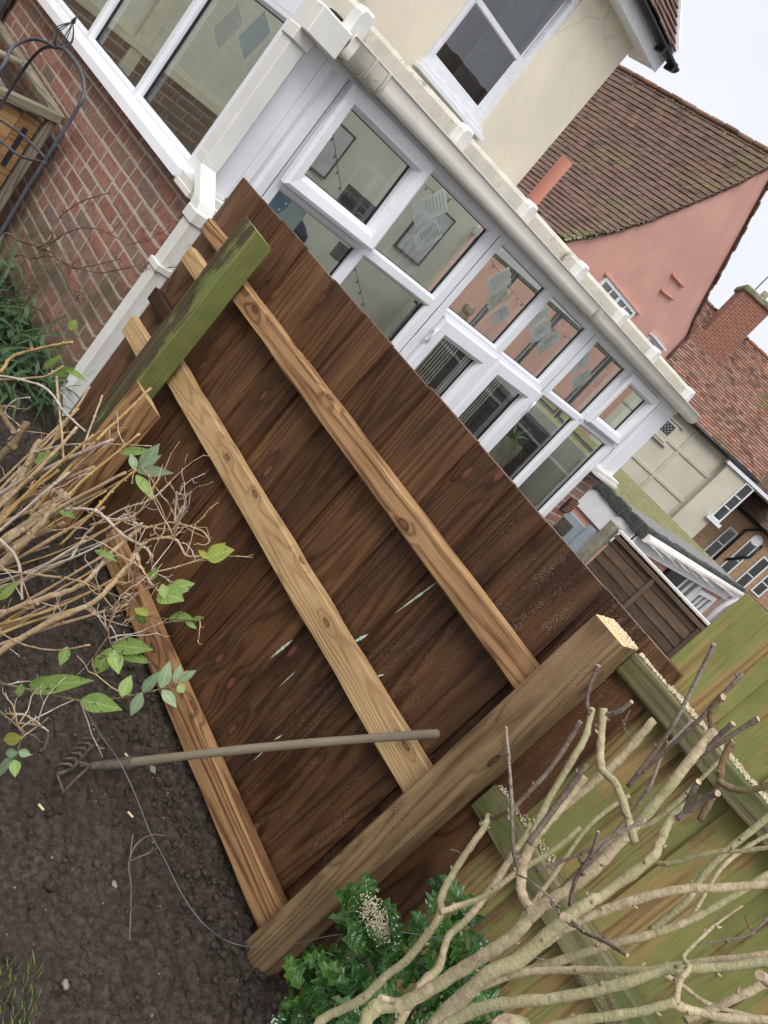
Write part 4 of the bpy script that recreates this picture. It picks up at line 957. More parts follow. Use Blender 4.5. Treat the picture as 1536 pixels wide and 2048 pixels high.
q = MB(); q.box((XG, a.y-.08, wz), (XG+.07, c.y+.15, wz+.06)); q.build('hood', MT['salmon_render'], sg, bevel=.01)
a = at(1299, 668, 0, XG); c = at(1322, 696, 0, XG)
small_win(sg, mpG, a.y+.05, c.y-.02, a.z-.75, a.z, 1, 1, 'small white window low on the gable')
q = MB(); q.box((XG, a.y, a.z), (XG+.14, c.y+.05, a.z+.05)); q.build('hood', MT['paint_white'], sg)
for (p0, p1) in (((1344, 549), (1364, 572)), ((1322, 580), (1344, 597))):
    a = at(*p0, 0, XG); c = at(*p1, 0, XG); q = MB(); q.tube([a+Vector((.04, 0, 0)), c+Vector((.04, 0, 0))], .028, 6); q.tube([a+Vector((-.02, 0, .06)), a+Vector((.06, 0, -.02))], .03, 6); q.build('wall_anchor', MT['salmon_pipe'], sg)
# vent pipe
a = at(1136, 322, 0, -7.3); c = at(1052, 412, 0, -7.3); q = MB(); q.tube([(-7.3, (a.y+c.y)/2, -1.8), (-7.3, (a.y+c.y)/2, a.z)], .082, 18)
tag(q.build('vent_pipe', MT['salmon_pipe'], None), 'salmon painted vent pipe standing behind the conservatory roof', 'pipe')
# ================================================================== COTTAGE facing the camera
D = 28.0
def C3(a, z, b_=0.0): return FH*(D+b_)+RH*a+Vector((0, 0, z))
def ca(px, py, d=None): P = atp(px, py, d or D); return P.dot(RH), P.z
cot = thing('cottage', C3(16.5, -1.8, 2), 'cream panelled cottage with a mossy red tiled roof and brick chimney', 'cottage')
e0 = ca(1360, 815); e1 = ca(1491, 940)
EZ = (e0[1]+e1[1])/2; A0 = ca(1240, 700)[0]-3; A1 = ca(1497, 960)[0]
def fbox(q, a0, a1, z0, z1, b0, b1, r=0, m=0): q.obox(C3(a0, z0, b0), RH*(a1-a0), FH*(b1-b0), Vector((0, 0, z1-z0)), r, m)
q = MB(); fbox(q, A0, A1, -2.2, EZ, 0, .3); q.build('wall', MT['panel_render'], cot)
# timber framing: vertical and horizontal members
q = MB(); av = [ca(*p)[0] for p in ((1275, 900), (1316, 940), (1352, 985), (1395, 1030), (1240, 860), (1195, 830))]
am = (ca(1270, 855)[0], ca(1330, 925)[0], ca(1395, 985)[0], ca(1455, 945)[0])
tw = .13
for a_ in (ca(1317, 935)[0]-2.6, ca(1317, 935)[0]-1.25, ca(1317, 935)[0], ca(1317, 935)[0]+1.32, A1-.13): fbox(q, a_, a_+tw, -2.2, EZ-.05, -.035, 0)
z1_ = ca(1338, 925)[1]
for z_ in (ca(1390, 930)[1], ca(1325, 965)[1], EZ-.2): fbox(q, A0, A1, z_-.07, z_+.07, -.045, -.002)
q.build('timber_framing', MT['panel_trim'], cot, bevel=.02)
a_, z_ = ca(1315, 872); a2, z2 = ca(1350, 862)
ac, zc = ca(1330, 858)
q = MB(); mpC = lambda u, v, d: tuple(C3(u, v, -d))
w_ = MB(); w_.ring((ac-.30, ac+.30, zc-.33, zc+.33), [(0, 0), (0, .06), (.07, .06), (.09, .02)], mpC); wo = w_.build('window', MT['panel_render'], cot); wo['label'] = 'small leaded window under the eaves'
w_ = MB(); w_.poly([mpC(ac-.22, zc-.25, .02), mpC(ac+.22, zc-.25, .02), mpC(ac+.22, zc+.25, .02), mpC(ac-.22, zc+.25, .02)]); w_.build('pane', MT['black_plastic'], wo)
w_ = MB()
for k in range(-3, 4):
    for s in (-1, 1):
        u0_, v0_ = ac+k*.13-.12*s*2, zc-.25; 
        P0 = Vector((ac+k*.13-s*.25, zc-.25)); P1 = Vector((ac+k*.13+s*.25, zc+.25))
        pts = [P0.lerp(P1, t/20) for t in range(21)]; pts = [p for p in pts if abs(p.x-ac) <= .22]
        if len(pts) > 1: w_.tube([mpC(p.x, p.y, .026) for p in (pts[0], pts[-1])], .007, 4)
w_.build('leading', MT['curtain'], wo)
w_ = MB(); fbox(w_, ac-.45, ac+.45, zc+.36, zc+.41, -.1, 0); fbox(w_, ac-.42, ac+.42, zc-.42, zc-.36, -.12, 0); w_.build('hood', MT['panel_trim'], wo)
# roof
rp0 = C3(0, EZ-.02, -.22); RG = ca(1500, 686, D+3.4)
rp1 = C3(0, RG[1], 3.4)
tiled('roof', [rp0, rp1], A0, A1+.25, .135, .19, RH, MT['tile_red'], cot, 21, .03, .02)
q = MB(); q.obox(rp0+RH*A0-Vector((0, 0, .05)), RH*(A1-A0), rp1-rp0, Vector((0, 0, .03))); q.build('roof_underlay', MT['dark_room'], cot)
q = MB(); a_ = A0; rs = random.Random(2)
while a_ < A1+.2: q.obox(rp1+RH*a_+Vector((0, 0, -.02))-FH*.12, RH*.4, FH*.24, Vector((0, 0, .11)), rs.random()); a_ += .42
q.build('ridge_tiles', MT['tile_red'], cot, bevel=.03)
# right hip of the roof and side wall
q = MB(); fbox(q, A1-.25, A1, -2.2, EZ, .3, 6); q.build('wall', MT['panel_render'], cot)
q = MB(); q.tube([C3(ca(1360, 815)[0]-.6, EZ-.05, -.28), C3(A1+.2, EZ-.07, -.28)], .065, 8); q.build('gutter', MT['black_plastic'], cot)
q = MB(); q.tube([C3(A1+.0, EZ-.1, -.28), C3(A1-.02, EZ-.35, -.2), C3(A1-.25, EZ-.5, -.08), C3(A1-.3, EZ-.75, -.08)], .045, 8); q.build('downpipe', MT['black_plastic'], cot)
q = MB(); q.tube([C3(A1-.3, EZ-.75, -.08), C3(A1-.3, -2.1, -.08)], .04, 8); q.build('downpipe', MT['panel_trim'], cot)
# chimney
ch0 = ca(1360, 690, D+1.9); 
def cc3(px, py): return ca(px, py, D+1.9)
cl0 = cc3(1392, 668)[0]; cr0 = cc3(1455, 735)[0]; ctop = cc3(1509, 598)[1]
k0 = cc3(1478, 592)[0]; k1 = cc3(1527, 640)[0]
q = MB(); fbox(q, k0, k1, .8, ctop, 1.9, 3.3); fbox(q, k0-.25, k1+.08, .8, ctop-1.75, 1.85, 3.35); cho = q.build('chimney', MT['brick_chimney'], cot, bevel=.01)
q = MB(); fbox(q, k0-.09, k1+.09, ctop-.02, ctop+.20, 1.8, 3.4); q.build('cap', MT['moss_cap'], cho, bevel=.05)
q = MB(); q.tube([C3((k0+k1)/2+.1, ctop+.2, 2.5), C3((k0+k1)/2+.1, ctop+.5, 2.5)], .12, 12); q.build('chimney_pot', MT['concrete'], cho)
q = MB(); q.tube([C3(k0+.3, ctop+.1, 2.4), C3(k0+.32, ctop+2.6, 2.4)], .022, 6); q.tube([C3(k0-.3, ctop+2.5, 2.4), C3(k0+.9, ctop+2.55, 2.4)], .014, 5); q.build('aerial', MT['wire'], cho)
q = MB(); fbox(q, k0-.36, k1+.2, ctop-3.5, ctop-3.35, 1.5, 1.9); q.build('flashing', MT['tile_red'], cho)
# ------------------------------------------------ lower wing and buff brick house
D2 = 26.0
wg = thing('cottage_wing', FH*D2+RH*19+Vector((0, 0, -1.8)), 'plain cream wing with a small white window beside the cottage', 'house')
def W3(a, z, b_=0.0): return FH*(D2+b_)+RH*a+Vector((0, 0, z))
def wa(px, py, d=D2): P = atp(px, py, d); return P.dot(RH), P.z
def wbox(q, a0, a1, z0, z1, b0, b1, r=0): q.obox(W3(a0, z0, b0), RH*(a1-a0), FH*(b1-b0), Vector((0, 0, z1-z0)), r)
wl = wa(1385, 1035)[0]; wr = wa(1496, 1015)[0]; wt = wa(1500, 962)[1]
q = MB(); wbox(q, wl, wr, -2.4, wt, 1.6, 5.0); q.build('wall', MT['panel_render'], wg)
q = MB(); wbox(q, wl-.1, wr+2, wt-.02, wt+.09, 1.5, 5.1); q.build('coping', MT['paint_white'], wg)
wu, wv = wa(1465, 1005, D2+1.6)
small_win(wg, lambda u, v, d: tuple(W3(u, v, 1.6-d)), wu-.18, wu+.18, wv-.75, wv+.75, 1, 3, 'tall narrow white window in the cream wing')
q = MB(); wbox(q, wu-.28, wu+.28, wv-.88, wv-.76, 1.45, 1.6); q.build('sill', MT['paint_white'], wg)
D3 = 30.0
bh = thing('brick_house', FH*D3+RH*22+Vector((0, 0, -1.8)), 'buff brick house with white arched windows at the right edge', 'house')
def B3(a, z, b_=0.0): return FH*(D3+b_)+RH*a+Vector((0, 0, z))
def ba(px, py): P = atp(px, py, D3); return P.dot(RH), P.z
bt = ba(1508, 1040)[1]
def bbox(q, a0, a1, z0, z1, b0, b1, r=0): q.obox(B3(a0, z0, b0), RH*(a1-a0), FH*(b1-b0), Vector((0, 0, z1-z0)), r)
q = MB(); bbox(q, ba(1400, 1060)[0], 40, -3.2, bt, 0, 5); q.build('wall', MT['brick_buff'], bh)
tiled('roof', [B3(0, bt, -.25), B3(0, bt+2.6, 3)], ba(1470, 1000)[0], 32, .135, .19, RH, MT['tile_brown'], bh, 31, .03, .02)
q = MB(); q.tube([B3(ba(1470, 1000)[0], bt-.04, -.3), B3(36, bt-.04, -.3)], .07, 8); q.build('gutter', MT['black_plastic'], bh)
for (px, py, h_, lab) in ((1440, 1085, .65, 'white window nearest the cream wing'), (1472, 1118, .95, 'arched white window in the middle of the brick wall'), (1500, 1150, .8, 'white window lowest in the brick wall'), (1530, 1168, .5, 'white window at the far right of the brick wall')):
    u_, v_ = ba(px, py); small_win(bh, lambda u, v, d: tuple(B3(u, v, -d)), u_-.2, u_+.2, v_-h_, v_+h_, 1, 2, lab)
    if 'arched' in lab:
        q = MB(); q.tube([B3(u_, v_+h_, -.045), B3(u_, v_+h_, -.01)], .2, 20); q.build('arch_head', MT['paint_white'], bh)
u_, v_ = ba(1490, 1075); q = MB(); q.tube([B3(u_+.9, v_+1.3, -.1), B3(u_-.2, v_+.2, -.1), B3(u_-.2, -3, -.1)], .05, 8); q.tube([B3(u_+.6, v_+.2, -.1), B3(u_+.6, -.9, -.1), B3(u_+.1, -1.5, -.1)], .05, 8); q.build('waste_pipe', MT['black_plastic'], bh)
# ================================================================== GARAGE
ga = thing('garage', (-5.0, 11, -1.8), 'salmon garage with a flat moss covered roof and bird spikes', 'garage')
GX = -3.65; GY0 = 9.0; GY1 = 13.35; gz = -.80
q = MB(); q.box((-8.0, GY0+.02, gz-.05), (GX-.02, GY1, gz-.01)); q.build('roof', MT['garage_felt'], ga)
q = MB(); rs = random.Random(4)
for k in range(46):
    x = -8+(GX+8)*k/46; q.box((x, GY0-.02+rs.uniform(-.02, .02), gz-.13+rs.uniform(-.015, .015)), (x+.1, GY0+.12, gz+.004+rs.uniform(-.01, .01)), rs.random())
for k in range(44):
    y = GY0+(GY1-GY0)*k/44; q.box((GX-.10, y, gz-.05), (GX+.0+rs.uniform(-.012, .012), y+.1, gz+.004+rs.uniform(-.01, .01)), rs.random())
q.build('felt_edge', MT['felt_edge'], ga, bevel=.008)
q = MB(); q.box((-8, GY0+.03, gz-.42), (GX-.07, GY0+.07, gz-.10)); q.box((GX-.09, GY0+.03, gz-.30), (GX-.05, GY1, gz-.05)); q.build('fascia', MT['paint_white'], ga)
q = MB()
q.box((-8, GY0+.08, -1.9), (GX-.12, GY0+.28, gz-.06)); q.box((GX-.32, GY0+.28, -1.9), (GX-.12, GY1-.06, gz-.06)); q.build('wall', MT['salmon_render'], ga)
q = MB(); q.tube([(GX+.02, GY0+.05, gz-.10), (GX+.02, GY1+.05, gz-.10)], .055, 12)
gg = q.build('gutter', MT['gutter_plastic'], ga)
q = MB(); q.tube([(GX+.02, GY1-.05, gz-.12), (GX-.04, GY1-.05, gz-.4), (GX-.04, GY1-.05, -1.8)], .05, 10); q.build('downpipe', MT['paint_white'], ga)
pin = None
for k in range(34):
    y = GY0+.1+k*.118; q = MB(); d_ = Vector((.25, rs.uniform(-.03, .03), -.02+.1*rs.random())); q.tube([(GX+.0, y, gz-.14), Vector((GX+.0, y, gz-.14))+d_], [.004, .003], 4); q.build('bird_spike', MT['upvc_old'], gg)
q = MB(); q.box((-5.1, GY0+.02, -1.85), (-4.18, GY0+.075, gz-.52)); dd_ = q.build('door', MT['grey_paint'], ga, bevel=.01)
q = MB(); q.box((-4.20, GY0-.02, -1.85), (-4.10, GY0+.076, gz-.46)); q.build('door_frame', MT['grey_paint'], dd_)
q = MB(); q.box((-4.62, GY0-.02, gz-.78), (-4.34, GY0+.01, gz-.62)); q.build('vent', MT['rust_metal'], dd_)
for (px, py, u_, h_, lab) in ((1362, 1172, .5, .3, 'small white window with dark panes'), (1392, 1205, .42, .22, 'small white window beside the garage corner')):
    P = at(px, py, 0, GX-.12); small_win(ga, lambda u, v, d: (GX-.12+d, u, v), P.y-u_, P.y+u_, P.z-h_, P.z+h_, 3, 1, lab)
P = at(1350, 1160, 0, GX-.05); q = MB(); q.box((GX-.10, P.y-.35, P.z-.1), (GX-.06, P.y+.3, P.z+.16)); q.build('sign_plate', MT['black_plastic'], ga)
nb = thing('neighbour_house', (10, 17, -1.8), 'pale brick house with a tiled roof, seen only mirrored in the conservatory panes', 'house')
q = MB(); q.box((7.5, 8, -1.86), (13, 27, 1.6)); q.build('wall', MT['brick_pale'], nb)
tiled('roof', [Vector((7.2, 0, 1.5)), Vector((10.2, 0, 4.4))], 7.8, 27.2, .16, .22, Vector((0, 1, 0)), MT['tile_brown'], nb, 51)
for y_ in (11.5, 15.2, 19.4, 23.6): small_win(nb, lambda u, v, d: (7.5-d, u, v), y_-.6, y_+.6, -.3, 1.1, 2, 2, 'white casement window')
for y_ in (9.6, 13.4, 17.3): small_win(nb, lambda u, v, d: (7.5-d, u, v), y_-.5, y_+.5, -1.2, .2, 4, 1, 'wide white window')
# ================================================================== NEIGHBOUR'S LAP FENCE
NY = 7.4
nf = thing('lap_fence', (-2.2, NY, -1.8), 'brown lap panel fence with a concrete post beside the garage', 'fence')
q = MB(); k = 0; z = -.90
while z > -1.9:
    q.obox(Vector((-3.18, NY, z-.115)), Vector((3.3, 0, 0)), Vector((0, .012, 0)), Vector((0, .016, .13)), random.random()); z -= .10
q.build('boards', MT['lap_wood'], nf)
for x in (-2.62, -2.02, -1.42): q = MB(); q.beam((x, NY-.01, -1.9), (x, NY-.01, -.9), .045, .025, (1, 0, 0)); q.build('batten', MT['lap_wood'], nf)
q = MB(); q.beam((-3.18, NY-.008, -.925), (0.1, NY-.008, -.925), .04, .05, (0, 0, 1)); q.build('top_rail', MT['lap_wood'], nf)
q = MB(); q.box((-3.2, NY-.03, -.875), (.1, NY+.04, -.855)); q.build('capping', MT['upvc_old'], nf)
q = MB(); q.beam((-3.27, NY, -1.9), (-3.27, NY, -.85), .105, .11, (1, 0, 0), 8, .003, None, 0, .008); q.build('post', MT['concrete'], nf)
# ================================================================== COLD FRAME and PLANT SUPPORT
def P_(px, py, y): return at(px, py, 1, y)
cf = thing('cold_frame', (-4.9, 1.6, -1.7), 'wooden cold frame with a slanted glazed lid by the brick wall', 'cold frame')
fx1 = -4.604
q = MB(); y = 1.40
while y < 1.80:
    q.box((fx1-.02, y, -1.66), (fx1, min(y+.098, 1.815), -.905-(1.83-y)*.16), random.random()); y += .10
for k in range(6): q.box((fx1-1.5, 1.385, -1.66+k*.11), (fx1-.03, 1.40, -1.555+k*.11), random.random())
q.build('side_boards', MT['frame_wood'], cf, bevel=.002)
for (x, y, zt_) in ((fx1-.005, 1.835, -.885), (fx1-.005, 1.39, -.975), (fx1-1.5, 1.39, -.975)):
    q = MB(); q.beam((x, y, -1.66), (x, y, zt_), .05, .045, (1, 0, 0), 8, .002); q.build('leg', MT['old_wood'], cf)
L0, L1, L2, L3 = Vector((fx1+.01, 1.36, -.945)), Vector((fx1+.01, 1.86, -.85)), Vector((fx1-1.55, 1.86, -.85)), Vector((fx1-1.55, 1.36, -.945))
q = MB()
M0 = L0.lerp(L3, .5); M1 = L1.lerp(L2, .5)
for (A_, B_) in ((L0, L1), (L3, L2)): q.beam(A_, B_, .05, .05, (1, 0, 0), 6, .002)
for (A_, B_) in ((L0, L3), (L1, L2)): q.beam(A_, B_, .04, .05, (0, 0, 1), 8, .002)
q.beam(M0, M1, .045, .03, (1, 0, 0), 6, .002)
lo_ = q.build('lid', MT['old_wood'], cf); q = MB(); q.poly([L0, L1, L2, L3]); q.build('pane', MT['glass'], lo_)
q = MB(); q.box((fx1+.0005, 1.735, -1.22), (fx1+.003, 1.762, -.99)); q.build('slot', MT['rubber'], cf)
ps = thing('plant_support', P_(0, 560, 1.25)+Vector((0, 0, -.5)), 'grey wire obelisk plant support with a finial in front of the brick wall', 'plant support')
def hoop(pts, y, rad=.0062):
    P = [P_(x, y_, y+dy) for (x, y_, dy) in pts]; out = []
    for i in range(len(P)-1):
        p0 = P[max(i-1, 0)]; p1 = P[i]; p2 = P[i+1]; p3 = P[min(i+2, len(P)-1)]
        for k in range(6):
            t = k/6; out.append(.5*((2*p1)+(p2-p0)*t+(2*p0-5*p1+4*p2-p3)*t*t+(3*p1-p0-3*p2+p3)*t**3))
    out.append(P[-1]); return out
for pts, y in (([(-30, 520, 0), (40, 400, 0), (92, 318, 0), (150, 225, 0), (168, 185, 0), (160, 140, 0), (130, 100, 0), (112, 95, 0)], 1.25),
               ([(-60, 330, .1), (0, 215, .1), (50, 135, .06), (85, 97, .02), (112, 95, 0)], 1.25),
               ([(-60, 190, -.1), (0, 140, -.08), (25, 95, -.06), (70, 78, -.02), (112, 95, 0)], 1.25),):
    q = MB(); q.tube(hoop(pts, y), .0065, 8); q.build('hoop', MT['dark_metal'], ps)
for pts in ([(-40, 225, .06), (0, 240, .06), (50, 275, .03), (92, 318, 0)], [(-40, 275, -.02), (0, 283, -.02), (40, 312, 0), (90, 325, 0)]):
    q = MB(); q.tube(hoop(pts, 1.25), .005, 8); q.build('crossbar', MT['dark_metal'], ps)
q = MB(); A_ = P_(112, 95, 1.25); B_ = P_(146, 44, 1.25)
for k in range(7):
    an = 2*pi*k/7; s_ = Vector((cos(an), sin(an), 0)); pts = []
    for j in range(9):
        t = j/8; pts.append(A_.lerp(B_, t)+s_*(.035*sin(pi*t**.8)))
    q.tube(pts, .0022, 5)
q.tube([B_, B_+(B_-A_).normalized()*.03], [.009, .001], 6); q.ball(B_, .008, lump=0); q.build('finial', MT['dark_metal'], ps)
# ================================================================== HOE
ht = at(874, 1467, 1, 1.775); hb = at(245, 1527, 2, GZ+.05)
hoe = thing('garden_cultivator', hb, 'old hand cultivator with a worn wooden handle leaning on the fence rails', 'garden tool')
q = MB(); n_ = 30; pts = []
ax = (hb-ht)
for k in range(n_+1):
    t = k/n_; pts.append(ht+ax*t+Vector((0, 0, .012*sin(pi*t))))
q.tube([ht-ax*.006]+pts, [.007]+[.0112+.0012*mnoise.noise(Vector((k*.2, 0, 0)))+.002*k/n_ for k in range(n_+1)], 12, m=0); q.build('handle', MT['grey_wood'], hoe)
sc0 = at(180, 1532, 2, GZ+.04)
q = MB(); q.tube([hb+(ht-hb)*.04, hb, sc0], [.0185, .018, .010], 10); q.build('ferrule', MT['rust_metal'], hoe)
hd = at(150, 1545, 2, GZ+.035); side = (at(190, 1470, 2, GZ+.02)-at(145, 1545, 2, GZ+.02)).normalized()
q = MB(); h0 = at(142, 1540, 2, GZ+.03); h1 = at(197, 1478, 2, GZ+.025)
q.beam(h0, h1, .016, .008, (0, 0, 1)); q.beam(sc0, h0.lerp(h1, .25), .012, .010, (0, 0, 1))
out = Vector((0, 0, 1)).cross((h1-h0).normalized()); 
if out.dot(at(100, 1500, 2, GZ)-h0) < 0: out = -out
for k in range(6):
    P = h0.lerp(h1, (k+.3)/6); q.tube([P, P+out*.012+Vector((0, 0, .006)), P+out*.032+Vector((0, 0, -.012)), P+out*.036+Vector((0, 0, -.045))], [.0042, .0042, .0035, .0015], 6)
q.build('tines', MT['rust_metal'], hoe)
b0 = at(115, 1548, 2, GZ+.03); b1 = at(128, 1583, 2, GZ+.01); b2 = at(110, 1500, 2, GZ+.02)
q = MB(); q.beam(b0, b1, .03, .004, (1, 0, 0)); q.tube([sc0, at(150, 1560, 2, GZ+.03), b1], .005, 6); q.tube([b0, at(140, 1540, 2, GZ+.03)], .006, 6); q.build('blade', MT['rust_metal'], hoe)
# ================================================================== WIRES
def smooth(P, k=6):
    out = []
    for i in range(len(P)-1):
        p0 = P[max(i-1, 0)]; p1 = P[i]; p2 = P[i+1]; p3 = P[min(i+2, len(P)-1)]
        for j in range(k):
            t = j/k; out.append(.5*((2*p1)+(p2-p0)*t+(2*p0-5*p1+4*p2-p3)*t*t+(3*p1-p0-3*p2+p3)*t**3))
    out.append(P[-1]); return out
wp = [(160, 1400, GZ+.1), (205, 1475, GZ+.03), (240, 1525, GZ+.065), (275, 1600, GZ+.04), (300, 1665, GZ+.03), (330, 1720, GZ+.04), (365, 1790, GZ+.04), (410, 1850, GZ+.05)]
P = [at(x, y, 2, z) for x, y, z in wp]+[at(470, 1888, 1, 1.72), at(560, 1893, 1, 1.70), at(660, 1872, 1, 1.68), at(770, 1862, 1, 1.68), at(880, 1876, 1, 1.7), at(970, 1890, 1, 1.72), at(1090, 1920, 1, 1.75)]
q = MB(); q.tube(smooth(P), .0011, 5); tag(q.build('wire', MT['wire']), 'thin grey wire trailing over the soil to the post foot', 'wire')
P = [at(x, y, 2, GZ+.02) for x, y in ((262, 1812), (262, 1770), (258, 1725), (272, 1690), (300, 1670), (330, 1672))]
q = MB(); q.tube(smooth(P), .0025, 6); q.tube(smooth([at(x, y, 2, GZ+.025) for x, y in ((262, 1722), (275, 1715), (300, 1705), (306, 1694))]), .002, 6); q.tube(smooth([at(x, y, 2, GZ+.025) for x, y in ((260, 1720), (263, 1690), (266, 1668))]), .002, 6)
q.tube([at(262, 1812, 2, GZ+.02), at(259, 1880, 2, GZ+.01)], .002, 5)
tag(q.build('dry_twig', MT['vine']), 'dry forked twig lying on the soil', 'twig')
for (px, py) in ((248, 1508), (254, 1625), (75, 1610)):
    p_ = at(px, py, 2, GZ+.012); q = MB(); q.obox(p_, Vector((.02, .006, .004)), Vector((-.002, .005, 0)), Vector((0, 0, .003)))
    tag(q.build('wood_chip', MT['cut_wood']), 'pale wood chip lying on the dug soil', 'wood chip', 'wood chips on the soil')
